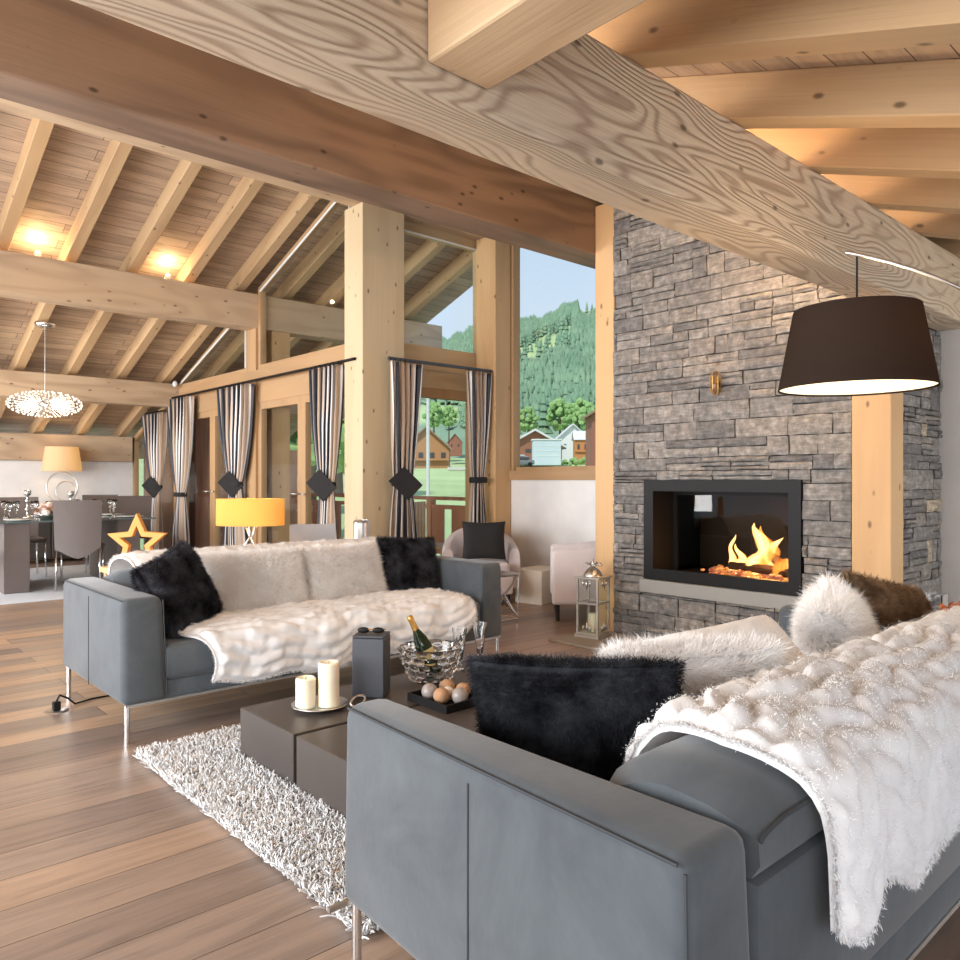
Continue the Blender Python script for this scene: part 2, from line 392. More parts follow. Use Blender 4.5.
def ruche(uu, vv, amp, su, sv, seed=0):
    vw = vv + .018*vnoise(uu*9, vv*7, seed) + .05*vnoise(uu*2.2, vv*2, seed+3)
    row = vw/sv; k = np.floor(row); fr = row-k
    a = np.abs(np.sin(PI*fr))**.8
    ph = uu/su + .5*(k % 2) + .35*np.sin(k*12.9+seed)+ .2*vnoise(uu*11, vv*11, seed+1)
    b_ = .3 + .7*np.abs(np.sin(PI*ph))**.8
    return amp*a*b_
def throw(name, label, fn, nu, nv, Lu, Lv, amp=.022, su=.17, sv=.062, fuzz=20000, fl=.012, th=.012, seed=0, mat=None, swap=False, flip=1):
    u = np.linspace(0, 1, nu); v = np.linspace(0, 1, nv); U, V_ = np.meshgrid(u, v, indexing='ij')
    P = fn(U, V_); N = grid_normals(P)*flip
    hh = ruche(U*Lu, V_*Lv, amp, su, sv, seed)
    q1 = np.clip((V_*Lv-.25)/.3, 0, 1) if seed == 2 else 1.0
    hh = hh*(.35+.65*q1) + .006*(1+vnoise(U*Lu*38, V_*Lv*34, seed))+.005*(1+vnoise(U*Lu*17, V_*Lv*23, seed+2))
    ed = np.minimum(np.minimum(U, 1-U)*Lu, np.minimum(V_, 1-V_)*Lv); hh = hh*np.clip(ed/.03, .15, 1)
    A = P + N*(hh[..., None]+th); B = P
    nA = grid_normals(A)*flip
    n = nu*nv; fa = grid_faces(nu, nv); fb = grid_faces(nu, nv, n)[:, ::-1]
    rim = [i*nv for i in range(nu)] + [(nu-1)*nv+j for j in range(1, nv)] + [i*nv+nv-1 for i in range(nu-2, -1, -1)] + [j for j in range(nv-2, 0, -1)]
    fr = [(rim[k], rim[(k+1) % len(rim)], rim[(k+1) % len(rim)]+n, rim[k]+n) for k in range(len(rim))]
    VV = np.concatenate([A.reshape(-1,3), B.reshape(-1,3)]); NR = np.concatenate([nA.reshape(-1,3), -N.reshape(-1,3)])
    parts = [(VV, np.concatenate([fa, fb, np.array(fr)]), np.zeros((0,3), int), NR)]
    idx = RNG.integers(0, n, fuzz); rp = RNG.normal(size=(fuzz, 3))*.004
    parts.append(blades(A.reshape(-1,3)[idx]+rp, nA.reshape(-1,3)[idx], fl, .0010, .9, (0,0,-.15), .3))
    rimi = np.array(rim)[RNG.integers(0, len(rim), fuzz//5)]
    out = A.reshape(-1,3)[rimi] - A.reshape(-1,3).mean(axis=0)
    parts.append(blades(A.reshape(-1,3)[rimi]+RNG.normal(size=(len(rimi),3))*.004, norm(norm(out)+nA.reshape(-1,3)[rimi]*.4), fl*1.8, .0016, .5, (0,0,-.3), .3))
    VV, F4, F3, NR = combine(parts)
    return tag(make_mesh(name, VV, F4, F3, mat or M['throw'], None, NR), label, 'throw')

# ================================================================== THE SHELL
zn = lambda y: 2.13 + .336*y          # rafter underside, near slope
zf = lambda y: 6.53 - .357*y          # far slope
YR = 6.35
XW, YW, XB, YB = 5.8, 6.25, 4.08, 13.0
struct('floor', MB().box(-3.2, 5.95, 1.9, 6.3, -.1, 0).box(-3.2, 6.25, -1.6, 1.9, -.1, 0).box(-3.2, 4.2, 6.3, 13.15, -.1, 0), M['floor'])
struct('trim_1', MB().box(4.2, 7.15, 6.3, 13.15, -.12, -.02).box(5.95, 7.15, 2.5, 6.3, -.12, -.02), M['deck'])
# back wall (dining)
struct('wall_back', MB().box(-3.2, 4.2, 13.0, 13.15, 0, 1.9), M['white'])
# right wall with the big window
struct('wall_right', MB().box(XW, XW+.15, 3.6, 6.25, 0, 1.2).prism([(-1.6,0),(1.88,0),(1.88,zn(1.88)),(-1.6,zn(-1.6))], 'x', 6.1, 6.25), M['white'])
# ceiling
cp = MB()
x0, x1 = -3.2, 7.0
def slab(f, ya, yb, z0=.19, z1=.23):
    return MB().hexa([(x0,ya,f(ya)+z0),(x1,ya,f(ya)+z0),(x1,yb,f(yb)+z0),(x0,yb,f(yb)+z0),(x0,ya,f(ya)+z1),(x1,ya,f(ya)+z1),(x1,yb,f(yb)+z1),(x0,yb,f(yb)+z1)])
cp = slab(zn, -1.9, YR); q = slab(zf, YR, 14.0); cp.add(q.v, q.f)
ceil = struct('ceiling', cp, M['ceil'])
# opaque roof cover
q1 = slab(zn, -1.9, YR, .235, .4); q2 = slab(zf, YR, 14.0, .235, .4); q1.add(q2.v, q2.f)
obj('roof_cover', q1, M['joint'], ceil)
def rafter(xc, w, f, ya, yb):
    L = math.hypot(yb-ya, f(yb)-f(ya)); a = math.atan2(f(yb)-f(ya), yb-ya); h = .19*math.cos(a)
    o = obj('rafter', MB().box(-w/2, w/2, 0, L, 0, h), M['rafter'], ceil, loc=(xc, ya, f(ya)), rot=(a, 0, 0)); bev(o, .006, 1)
for k in range(-6, 7): rafter(2.22+.71*k, .14, zn, -1.8, YR-.02)
for k in range(-5, 9):
    xc = 1.52+.607*k
    if abs(xc-4.1) < .1: continue
    rafter(xc, .115, zf, YR+.02, 13.9)

def beamx(name, label, xa, xb, ya, yb, za, zb, mat, cat='beam'):
    L = xb-xa; o = obj(name, MB().box(-L/2, L/2, ya-(ya+yb)/2, yb-(ya+yb)/2, 0, zb-za), mat, None, loc=((xa+xb)/2, (ya+yb)/2, za)); bev(o, .012, 2)
    return tag(o, label, cat)
beamx('purlin_beam', 'huge brushed pale timber beam crossing above the fireplace nearest the viewer', -3.2, 6.095, 1.64, 1.87, 2.26, zn(1.64), M['beamNear'])
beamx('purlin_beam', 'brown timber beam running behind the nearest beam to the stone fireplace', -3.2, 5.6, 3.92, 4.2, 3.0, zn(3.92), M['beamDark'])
beamx('ridge_beam', 'pale timber beam at the top of the roof resting on the thick knotty post', -3.2, 6.15, 6.08, 6.3, 3.83, zn(6.08), M['beamX'])
beamx('purlin_beam', 'timber beam below the two glowing ceiling spotlights', -3.2, 6.93, 8.5, 8.75, 3.0, zf(8.75), M['beamX'])
beamx('purlin_beam', 'timber beam seen behind the round sparkling pendant light', -3.2, 6.93, 10.9, 11.12, 2.23, zf(11.12), M['beamX'])
o = beamx('wall_beam', 'timber beam along the top of the white dining wall', -3.2, 4.07, 12.86, 12.995, 1.49, zf(12.995), M['beamX'])
# cross beam butting into the near beam
o = obj('tie_beam', MB().box(-.113, .113, -3.1, 0, 0, .4), M['beamY'], None, loc=(1.39, 1.635, 2.33)); bev(o, .01); tag(o, 'short pale beam butting into the near beam at the top of the picture', 'beam')
o.location = (1.39, 1.635, 2.33)
me = o.data
for v in me.vertices:
    if v.co.z > .2: v.co.z = max(.02, zn(1.635+v.co.y) - 2.33) if v.co.y > -2 else .02
# posts
def post(name, label, xa, xb, ya, yb, za, zb, mat, cat='post'):
    o = obj(name, MB().box(-(xb-xa)/2, (xb-xa)/2, -(yb-ya)/2, (yb-ya)/2, 0, zb-za), mat, None, loc=((xa+xb)/2, (ya+yb)/2, za)); bev(o, .008)
    return tag(o, label, cat)
post('timber_post', 'thick pale knotty timber post between the two window walls', 4.0, 4.49, 6.1, 6.42, 0, 3.83, M['postZ'])
post('timber_post', 'slim honey timber post at the left edge of the stone fireplace', 4.76, 4.93, 3.725, 3.915, 0, zn(3.725), M['postO'])
post('timber_post', 'short pale timber post holding the near beam right of the fire', 4.745, 4.94, 1.70, 1.925, 0, 2.26, M['postO'])
post('timber_post', 'timber post in the corner left of the mountain view window', 5.56, 5.79, 5.93, 6.24, 0, 3.825, M['postO'])
post('terrace_post', 'timber post out on the terrace behind the curtain above the yellow lamp', 4.3, 4.54, 8.52, 8.82, -.02, 3.0, M['postO'])
post('terrace_post', 'timber post out on the terrace between the far curtains', 4.3, 4.54, 10.88, 11.15, -.02, 2.23, M['redwood'])

# ---- window wall B (along y at x = XB)
def frame_rect_x(mb, xa, xb, y0, y1, z0, z1, w):   # rectangle frame in plane x
    mb.box(xa, xb, y0, y0+w, z0, z1); mb.box(xa, xb, y1-w, y1, z0, z1); mb.box(xa, xb, y0+w, y1-w, z0, z0+w); mb.box(xa, xb, y0+w, y1-w, z1-w, z1)
struct('trim_2', MB().box(XB, XB+.14, 6.42, 12.99, 2.37, 2.5), M['frame'])
for i, (a, b_) in enumerate(((8.5, 8.75), (10.9, 11.12))):
    m = MB(); m.box(XB, XB+.14, a, b_, 0, 2.37)
    m.box(XB, XB+.14, a, b_, 2.5, 3.0 if i == 0 else 2.51)
    if i == 1: m = MB().box(XB, XB+.14, a, b_, 0, 2.23)
    struct('trim_%d' % (3+i), m, M['frameZ'])
wi = 1
for a, b_ in ((6.42, 8.5), (8.75, 10.9), (11.12, 12.98)):
    zt = 2.37 if b_ < 12 else 2.3
    if b_ > 12:
        top = lambda y: min(2.37, zf(y)-.02)
        mid = 12.05
        for (p, q_) in ((a, mid), (mid, b_)):
            m = MB(); zp, zq = top(p)-.0, top(q_)
            m.box(XB+.03, XB+.1, p, p+.07, 0, zf(p+.07)-.02 if zf(p) < 2.37 else 2.3); m.box(XB+.03, XB+.1, q_-.07, q_, 0, zf(q_)-.03)
            m.box(XB+.03, XB+.1, p, q_, 0, .08)
            m.prism([(p, min(2.36, zf(p)-.09)), (q_, min(2.36, zf(q_)-.09)), (q_, min(2.37, zf(q_)-.01)), (p, min(2.37, zf(p)-.01))], 'x', XB+.03, XB+.1)
            w = struct('window_%d' % wi, m, M['frameZ']); wi += 1
            obj('pane', MB().prism([(p+.07, .08), (q_-.07, .08), (q_-.07, zf(q_-.07)-.1), (p+.07, min(2.3, zf(p+.07)-.1))], 'x', XB+.06, XB+.066), M['glass'], w)
    else:
        m = MB(); m.box(XB+.02, XB+.12, a, b_, 2.12, 2.37); struct('trim_%d' % (wi+6), m, M['frame'])
        mid = (a+b_)/2 + (.0 if a < 7 else 0)
        for (p, q_) in ((a, mid), (mid, b_)):
            m = MB(); frame_rect_x(m, XB+.03, XB+.1, p, q_, 0, 2.12, .085)
            w = struct('door_%d' % wi, m, M['frameZ']); wi += 1
            obj('pane', MB().box(XB+.06, XB+.066, p+.085, q_-.085, .085, 2.035), M['glass'], w)
            hm = MB().tube([(XB+.03, q_-.05 if p == a else p+.05, 1.05), (XB-.03, q_-.05 if p == a else p+.05, 1.05), (XB-.03, (q_-.16) if p == a else (p+.16), 1.05)], .009)
            obj('door_handle', hm, M['brush'], w, smooth=True)
# gable glazing above wall B
def gable_pane(y0, y1, n):
    z0 = 2.5; f = lambda y: zf(y) - .0
    m = MB(); t_ = .06
    m.prism([(y0, z0), (y1, z0), (y1, z0+t_), (y0, z0+t_)], 'x', XB+.03, XB+.1)
    m.prism([(y0, z0+t_), (y0+t_, z0+t_), (y0+t_, f(y0+t_)-.02), (y0, f(y0)-.02)], 'x', XB+.03, XB+.1)
    if f(y1) > z0+.15: m.prism([(y1-t_, z0+t_), (y1, z0+t_), (y1, f(y1)-.02), (y1-t_, f(y1-t_)-.02)], 'x', XB+.03, XB+.1)
    m.prism([(y0+t_, f(y0+t_)-.02-t_), (y1-t_, max(z0+t_, f(y1-t_)-.02-t_)), (y1-t_, f(y1-t_)-.02), (y0+t_, f(y0+t_)-.02)], 'x', XB+.03, XB+.1)
    w = struct('window_%d' % n, m, M['frame'])
    obj('pane', MB().prism([(y0+t_, z0+t_), (y1-t_, z0+t_), (y1-t_, max(z0+t_+.01, f(y1-t_)-.08)), (y0+t_, f(y0+t_)-.08)], 'x', XB+.06, XB+.066), M['glass'], w)
    obj('glazing_bead', MB().tube([(XB+.022, y0+t_+.01, z0+t_), (XB+.022, y0+t_+.01, f(y0+t_)-.1), (XB+.022, y1-t_-.01, max(z0+t_, f(y1-t_)-.09))] , .012), M['whiteplastic'], w, smooth='auto')
gable_pane(6.42, 8.5, 10); gable_pane(8.75, 11.0, 11)
# ---- window wall A (along x at y = YW)
struct('trim_12', MB().box(4.49, XW-.12, YW, YW+.16, 2.34, 2.52), M['frameX'])
m = MB(); y0, y1 = YW+.02, YW+.1
def frame_rect_y(mb, ya, yb, x0_, x1_, z0, z1, w):
    mb.box(x0_, x0_+w, ya, yb, z0, z1); mb.box(x1_-w, x1_, ya, yb, z0, z1); mb.box(x0_+w, x1_-w, ya, yb, z0, z0+w); mb.box(x0_+w, x1_-w, ya, yb, z1-w, z1)
frame_rect_y(m, y0, y1, 4.49, 5.68, 2.52, 3.8, .07); w = struct('window_12', m, M['frameX'])
obj('pane', MB().box(4.56, 5.61, YW+.05, YW+.056, 2.59, 3.73), M['glass'], w)
obj('glazing_bead', MB().tube([(4.56, YW+.015, 3.73), (5.61, YW+.015, 3.73)], .01).tube([(5.61, YW+.015, 3.73), (5.61, YW+.015, 2.59)], .01), M['whiteplastic'], w)
m = MB(); frame_rect_y(m, y0, y1, 4.52, 5.6, 0, 2.16, .1); w = struct('door_20', m, M['frameZ'])
obj('pane', MB().box(4.62, 5.5, YW+.05, YW+.056, .1, 2.06), M['glass'], w)
m = MB().box(4.49, 5.68, YW+.01, YW+.12, 2.16, 2.34); struct('trim_13', m, M['frameX'])
m = MB().box(4.49, 4.52, YW+.02, YW+.12, 0, 2.16).box(5.6, 5.68, YW+.02, YW+.12, 0, 2.16); struct('trim_14', m, M['frameZ'])
struct('trim_15', MB().prism([(4.49,3.8),(5.68,3.8),(5.68,3.84),(4.49,3.84)], 'y', YW+.02, YW+.12), M['frameX'])
# ---- mountain window
struct('trim_16', MB().box(XW-.04, XW+.15, 3.93, 5.96, 1.2, 1.3), M['frame'])
m = MB(); m.box(XW+.04, XW+.1, 3.93, 3.98, 1.3, zn(3.95)).box(XW+.0, XW+.1, 5.9, 6.27, 1.3, zn(5.9)).box(XW+.04, XW+.1, 3.98, 5.9, 1.3, 1.34)
w = struct('window_13', m, M['frameZ'])
obj('pane', MB().prism([(3.98,1.34),(5.9,1.34),(5.9,zn(5.9)-.01),(3.98,zn(3.98)-.01)], 'x', XW+.06, XW+.067), M['glass'], w)
struct('baseboard_right', MB().box(XW-.02, XW, 3.95, 5.95, 0, .12), M['frame'])
struct('baseboard_back', MB().box(-3.2, 4.07, 12.97, 12.995, 0, .1), M['frameX'])

# ================================================================== FIREPLACE
def stones(faces):
    """faces: list of (origin, udir, ulen, normal, z0, ztop(u), holes)"""
    V = []; F = []; C = []
    for (O, ud, ul, nr, z0, ztop, holes) in faces:
        O = np.array(O, float); ud = np.array(ud, float); nr = np.array(nr, float)
        z = z0; zmax = max(ztop(0), ztop(ul))
        while z < zmax:
            H = random.uniform(.085, .16); u = -random.uniform(0, .2)
            while u < ul:
                Wd = random.uniform(.16, .44)
                # cell may be split in stacked thin stones
                r_ = random.random()
                cuts = [(0, 1)] if r_ < .5 else ([(0, .55), (.55, 1)] if r_ < .9 else [(0, .3), (.3, .62), (.62, 1)])
                for (ca, cb) in cuts:
                    subs = [(u, u+Wd)] if random.random() < .8 else [(u, u+Wd*.45), (u+Wd*.45, u+Wd)]
                    for (ua, ub) in subs:
                        ua_, ub_ = max(ua, 0), min(ub, ul); za, zb = z+H*ca, z+H*cb
                        if ub_-ua_ < .03: continue
                        zb = min(zb, ztop((ua_+ub_)/2))
                        if zb-za < .012: continue
                        rects = [(ua_, ub_, za, zb)]
                        for (hu0, hu1, hz0, hz1) in holes:
                            nr_ = []
                            for (p0, p1, q0, q1) in rects:
                                if p1 <= hu0 or p0 >= hu1 or q1 <= hz0 or q0 >= hz1: nr_.append((p0, p1, q0, q1)); continue
                                if q0 < hz0: nr_.append((p0, p1, q0, hz0))
                                if q1 > hz1: nr_.append((p0, p1, hz1, q1))
                                m0, m1 = max(q0, hz0), min(q1, hz1)
                                if p0 < hu0: nr_.append((p0, hu0, m0, m1))
                                if p1 > hu1: nr_.append((hu1, p1, m0, m1))
                            rects = nr_
                        for (ua_, ub_, za, zb) in rects:
                         if ub_-ua_ < .02 or zb-za < .01: continue
                         g = .0028; a0, a1, b0, b1 = ua_+g, ub_-g, za+g, zb-g
                         dep = random.uniform(.008, .032); nx, nz = 4, 3
                         base = random.choice([(124,120,117), (134,130,126), (144,139,134), (116,113,111), (148,141,133), (130,126,122), (138,132,126)])
                         if random.random() < .012: base = (182,168,146)
                         c = srgb(*base); o = len(V)
                         for i in range(nx+1):
                             for j in range(nz+1):
                                 uu = a0+(a1-a0)*i/nx; zz = b0+(b1-b0)*j/nz
                                 edge = i in (0, nx) or j in (0, nz)
                                 d = dep*(.55 if edge else 1)+random.uniform(-.0035, .0035)
                                 if edge: uu += random.uniform(-.003, .003); zz += random.uniform(-.003, .003)
                                 V.append(tuple(O+ud*uu+nr*d+np.array([0,0,zz]))); C.append(c)
                         for i in range(nx):
                             for j in range(nz):
                                 q0 = o+i*(nz+1)+j; F.append((q0, q0+nz+1, q0+nz+2, q0+1))
                         # sides
                         ring = [o+i*(nz+1) for i in range(nx+1)] + [o+nx*(nz+1)+j for j in range(1, nz+1)] + [o+i*(nz+1)+nz for i in range(nx-1, -1, -1)] + [o+j for j in range(nz-1, 0, -1)]
                         o2 = len(V)
                         for r0 in ring:
                             p = np.array(V[r0]); dd = np.dot(p-O, nr); V.append(tuple(p-nr*(dd+.02))); C.append(c)
                         nR = len(ring)
                         for k in range(nR): F.append((ring[k], ring[(k+1) % nR], o2+(k+1) % nR, o2+k))
                u += Wd
            z += H
    return V, F, C
XF = 4.76
# fireplace thing
fp = thing('fireplace', 'tall grey dry-stone fireplace with black steel framed firebox', 'fireplace', (XF, 2.8, 0))
o0 = (XF, 2.8, 0)
FY0, FY1, FZ0, FZ1 = 2.228, 3.425, .465, 1.2
sv, sf_, sc_ = stones([((0.0, 3.725-2.8, 0), (0,-1,0), 1.80, (-1,0,0), 0, lambda u: zn(3.725-u)-.01, [(3.725-FY1-.0, 3.725-FY0, .36, FZ1)]),
                     ((.17, 1.86-2.8, 0), (1,0,0), 1.16, (0,-1,0), 0, lambda u: 2.25, [])])
me = bpy.data.meshes.new('stone_facing'); me.from_pydata(sv, [], sf_); me.update()
ca = me.color_attributes.new('Col', 'FLOAT_COLOR', 'POINT'); ca.data.foreach_set('color', np.array(sc_, dtype=np.float32).ravel())
bm = bmesh.new(); bm.from_mesh(me); bmesh.ops.recalc_face_normals(bm, faces=bm.faces[:]); bm.to_mesh(me); bm.free()
me.materials.append(M['stone']); so = bpy.data.objects.new('stone_facing', me); COL.objects.link(so); so.parent = fp
# core with hole
core = MB(); L0, L1 = 1.88-2.8, 3.72-2.8
def zt(y): return zn(y+2.8)-.02
hy0, hy1 = FY0-2.8, FY1-2.8
core.prism([(L0,0),(L1,0),(L1,.36),(L0,.36)], 'x', .012, 1.34)
core.prism([(L0,1.2),(L1,1.2),(L1,zt(L1)),(L0,zt(L0))], 'x', .012, 1.34)
core.prism([(L0,.36),(hy0,.36),(hy0,1.2),(L0,1.2)], 'x', .012, 1.34)
core.prism([(hy1,.36),(L1,.36),(L1,1.2),(hy1,1.2)], 'x', .012, 1.34)
core.prism([(hy0,.36),(hy1,.36),(hy1,1.2),(hy0,1.2)], 'x', .75, 1.34)
obj('masonry_core', core, M['joint'], fp)
obj('mantel_slab', MB().box(-.045, .2, hy0-.0, hy1+.03, .365, .462, .004, 1), M['slab'], fp, label='pale grey stone ledge under the firebox')
fr = MB(); fw = .082
frame_rect_x(fr, -.03, .02, hy0, hy1, .465, 1.2, fw)
# deep reveal
fr.box(.02, .27, hy0+fw-.01, hy0+fw, .465, 1.12).box(.02, .24, hy1-fw, hy1-fw+.01, .465, 1.12).box(.02, .24, hy0+fw, hy1-fw, 1.118, 1.128)
obj('steel_frame', fr, M['black'], fp)
dfm = MB(); frame_rect_x(dfm, .23, .26, hy0+fw, hy1-fw, .475, 1.118, .03); gd = obj('glass_door', dfm, M['black'], fp)
obj('pane', MB().box(.242, .248, hy0+fw+.03, hy1-fw-.03, .505, 1.09), M['fireglass'], gd)
bx = MB(); bx.box(.74, .75, hy0, hy1, .4, 1.2).box(.2, .75, hy0-.01, hy0, .4, 1.2).box(.2, .75, hy1, hy1+.01, .4, 1.2).box(.2, .75, hy0, hy1, 1.19, 1.2).box(.2, .75, hy0, hy1, .4, .49)
obj('firebox_lining', bx, simple('firebox_brick', srgb(34,29,27), .9, bump=.4, bscale=30), fp)
# hearth slab on the floor
hs = obj('hearth_slab', MB().box(-.28, .27, -.98, 1.08, 0, .02, .004, 1), M['slab2'], None, loc=(4.47, 2.82, 0)); tag(hs, 'flat grey-brown stone hearth slab lying on the floor before the fireplace', 'hearth')
# fire
def flame_mat(name, c1, c2, st, pw=1.2):
    t = NT(name); lw = t.n('ShaderNodeLayerWeight'); lw.inputs[0].default_value = .35
    n = t.noise(t.objco((9,9,4)), 1.5, 3); f = t.math('SUBTRACT', 1.0, lw.outputs['Facing'])
    f = t.math('POWER', f, pw, clamp=True); a = t.math('MULTIPLY', f, t.ramp(n, [(.35, (.25,.25,.25,1)), (.6, (1,1,1,1))]))
    e = t.n('ShaderNodeEmission'); t.l(t.mix(f, c1, c2), e.inputs[0]); e.inputs[1].default_value = st
    tr = t.n('ShaderNodeBsdfTransparent'); m = t.n('ShaderNodeMixShader'); t.l(a, m.inputs[0]); t.l(tr.outputs[0], m.inputs[1]); t.l(e.outputs[0], m.inputs[2]); t.l(m.outputs[0], t.out.inputs[0]); return t.m
M['flame'] = flame_mat('flame_yellow', (1,.32,.04,1), (1,.72,.25,1), 3.2); M['flame2'] = flame_mat('flame_orange', (1,.18,.02,1), (1,.38,.06,1), 1.6)
fire = thing('fire', 'orange log fire burning low behind the fireplace glass', 'fire', (5.17, 2.66, .49))
def flame(y, x, h, w, mat, seed):
    rr = random.Random(seed); mb = MB(); pts = []; rs = []; n = 14
    for i in range(n):
        t_ = i/(n-1); pts.append((x+.25*w*math.sin(t_*5+seed), y+.55*w*math.sin(t_*6.5+seed*2)*t_+.1*w*math.sin(13*t_+seed), h*t_)); rs.append(max(.002, w*.5*(math.sin(PI*min(1, t_*.85+.15))**.8)*(1-t_*.35)*(1+.25*math.sin(9*t_+seed))))
    rs[-1] = .001; mb.tube(pts, rs, 12); return obj('flame', mb, mat, fire, smooth=True)
for (y, h, w, mt, sd) in ((.05, .40, .13, 'flame', 1), (.0, .30, .14, 'flame', 2.2), (.1, .26, .10, 'flame', 3.1), (.24, .24, .08, 'flame', 4), (.29, .31, .06, 'flame', 5.2), (-.12, .16, .08, 'flame', 6), (-.2, .13, .07, 'flame', 7.7),
                       (-.24, .2, .13, 'flame2', 8), (-.14, .2, .12, 'flame2', 9), (.03, .38, .12, 'flame2', 10.3), (.14, .12, .08, 'flame', 11), (-.3, .1, .06, 'flame', 12)):
    flame(y, random.uniform(-.05, .05), h, w, M[mt], sd)
eb = MB()
for i in range(230):
    eb.blob((random.uniform(-.14, .14), random.uniform(-.36, .46), random.uniform(.0, .05)), random.uniform(.012, .026), 2, .25, (1, 1.2, .7))
t = NT('ember_ash'); n = t.noise(t.objco((1,1,1)), 26, 3); b = t.bsdf(Roughness=.9); t.l(t.ramp(n, [(.35, srgb(60,45,40)), (.5, srgb(190,160,145)), (.7, srgb(225,200,185))]), b.inputs['Base Color'])
t.l(t.ramp(t.noise(t.objco(), 11, 2), [(.45, (.25,.05,.03,1)), (.62, (1,.35,.06,1))]), b.inputs['Emission Color']); b.inputs['Emission Strength'].default_value = .9
obj('ember_bed', eb, t.m, fire, smooth=False, kind='stuff')
lm = simple('charred_log', srgb(60,44,36), .9, bump=.5, bscale=40)
for i, (a, b_, lab) in enumerate((((5.06,2.3,.545),(5.14,2.95,.57),'charred split log lying lengthwise at the front of the fire'), ((5.2,2.35,.56),(5.24,2.85,.58),'charred log lying behind the front log in the fire'), ((5.08,2.52,.6),(5.26,2.72,.66),'short charred log leaning on top of the burning logs'))):
    d = Vector(b_)-Vector(a); o = obj('fire_log', MB().tube([(0,0,0), tuple(d*.5+Vector((0,0,.01))), tuple(d)], [.032,.036,.03], 9), lm, None, smooth='auto', loc=a); tag(o, lab, 'log')

# ================================================================== SOFAS
def sofa(label, W, D, loc, rz, ins=0):
    t_ = thing('sofa', label, 'sofa', loc, rz)
    hw, hd = W/2, D/2
    obj('base', MB().box(-hw+.15, hw-.15, -hd+.02, hd-.01, .175, .265, .012, 2), M['sofa'], t_, smooth='auto')
    obj('steel_rail', MB().box(-hw+.02, hw-.02, -hd+.01, -hd+.02, .168, .18).box(-hw+.02, hw-.02, hd-.02, hd-.008, .168, .18), M['brush'], t_)
    for s in (-1, 1):
        xo, xi, xt = s*hw, s*(hw-.205), s*(hw-.185)
        a, b_ = sorted((xo, xi)); c, d = sorted((xo-s*.0, xt))
        ia = ins if s > 0 else 0
        am = MB().hexa([(a,-hd,.175),(b_-ia,-hd,.175),(b_,hd,.175),(a,hd,.175),(c,-hd+.012,.66),(d-ia,-hd+.012,.66),(d,hd-.012,.66),(c,hd-.012,.66)], .035, 4)
        ar = obj('armrest', am, M['sofa'], t_, smooth='auto')
        sm = MB().tube([(xo+s*.001-ia*.5, 0, .18), (xo+s*.001-ia*.5, 0, .62)], .0022, 6)
        sm.tube([(xo-s*.006-ia*.97, -hd+.03, .651), (xo-s*.006, hd-.03, .651)], .0028, 6)
        sm.tube([(xt+s*.006, -hd+.0, .645), (xi+s*.006, -hd-.001, .2)], .003, 6); sm.tube([(xo-s*.01, hd-.012, .22), (xo-s*.012, hd-.02, .64)], .0025, 6)
        obj('piping', sm, M['seam'], ar)
    ix = hw-.19
    for s in (-1, 1):
        xa, xb = sorted((0, s*ix))
        obj('seat_cushion', MB().box(xa+.004, xb-.004, -hd+.0, hd-.26, .262, .425, .035, 4), M['sofa'], t_, smooth='auto')
        obj('back_panel', MB().box(xa+.004, xb-.004, hd-.16, hd-.005, .262, .565, .012, 2), M['sofa'], t_, smooth='auto')
        n = 21; V = []; Fc = []
        # domed back cushion
        prof = [(hd-.02, .57), (hd-.005, .60), (hd-.008, .65), (hd-.04, .675), (hd-.1, .695), (hd-.18, .705), (hd-.26, .695), (hd-.33, .65), (hd-.36, .6), (hd-.37, .5), (hd-.365, .44), (hd-.3, .43), (hd-.17, .43), (hd-.17, .57)]
        for i in range(n):
            f = i/(n-1); x = xa+.006+(xb-xa-.012)*f; e = min(f, 1-f)*2; k = min(1, (e/.16))**.5 if e < .16 else 1
            for (yy, zz) in prof:
                z2 = zz if zz < .58 else .58+(zz-.58)*(.72+.28*k); y2 = yy if yy > hd-.2 else yy+(1-k)*.03
                V.append((x, y2, z2))
        mpn = len(prof)
        for i in range(n-1):
            for j in range(mpn): Fc.append((i*mpn+j, (i+1)*mpn+j, (i+1)*mpn+(j+1) % mpn, i*mpn+(j+1) % mpn))
        Fc += [tuple(range(mpn)), tuple(range((n-1)*mpn, n*mpn))]
        bc = obj('back_cushion', MB().add(V, Fc), M['sofa'], t_, smooth='auto')
        obj('piping', MB().tube([(xa+.006+(xb-xa-.012)*f_, hd-.004, .58+.072*(.72+.28*min(1, (min(f_, 1-f_)*2/.16))**.5)) for f_ in [0,.005,.02,.04,.08,.3,.5,.7,.92,.96,.98,.995,1]], .0035, 6), M['seam'], bc)
    for sx in (-1, 1):
        for sy in (-1, 1):
            x, y = sx*(hw-.03-(ins if (sx > 0 and sy < 0) else 0)), sy*(hd-.03)
            obj('leg', MB().tube([(x, y, 0), (x, y, .176)], .012, 12), M['chrome'], t_, smooth='auto')
    return t_
sofa('grey suede sofa with chrome legs below the window wall, white throw on its seat', 2.37, 1.04, (2.285, 4.14, 0), 0)
sofa('grey suede sofa in the foreground seen from behind', 2.42, 1.02, (2.14, 1.1, 0), PI, .06)

# throws -------------------------------------------------------------
def path_fn(pts):
    pts = np.array(pts, float); d = np.concatenate([[0], np.cumsum(np.linalg.norm(np.diff(pts, axis=0), axis=1))]); Lt = d[-1]
    def f(s):
        s = np.clip(s, 0, Lt)
        # smoothed sample
        acc = 0
        for k in (-.03, 0, .03): 
            q_ = np.clip(s+k, 0, Lt); acc = acc + np.stack([np.interp(q_, d, pts[:, 0]), np.interp(q_, d, pts[:, 1])], axis=-1)
        return acc/3
    return f, Lt
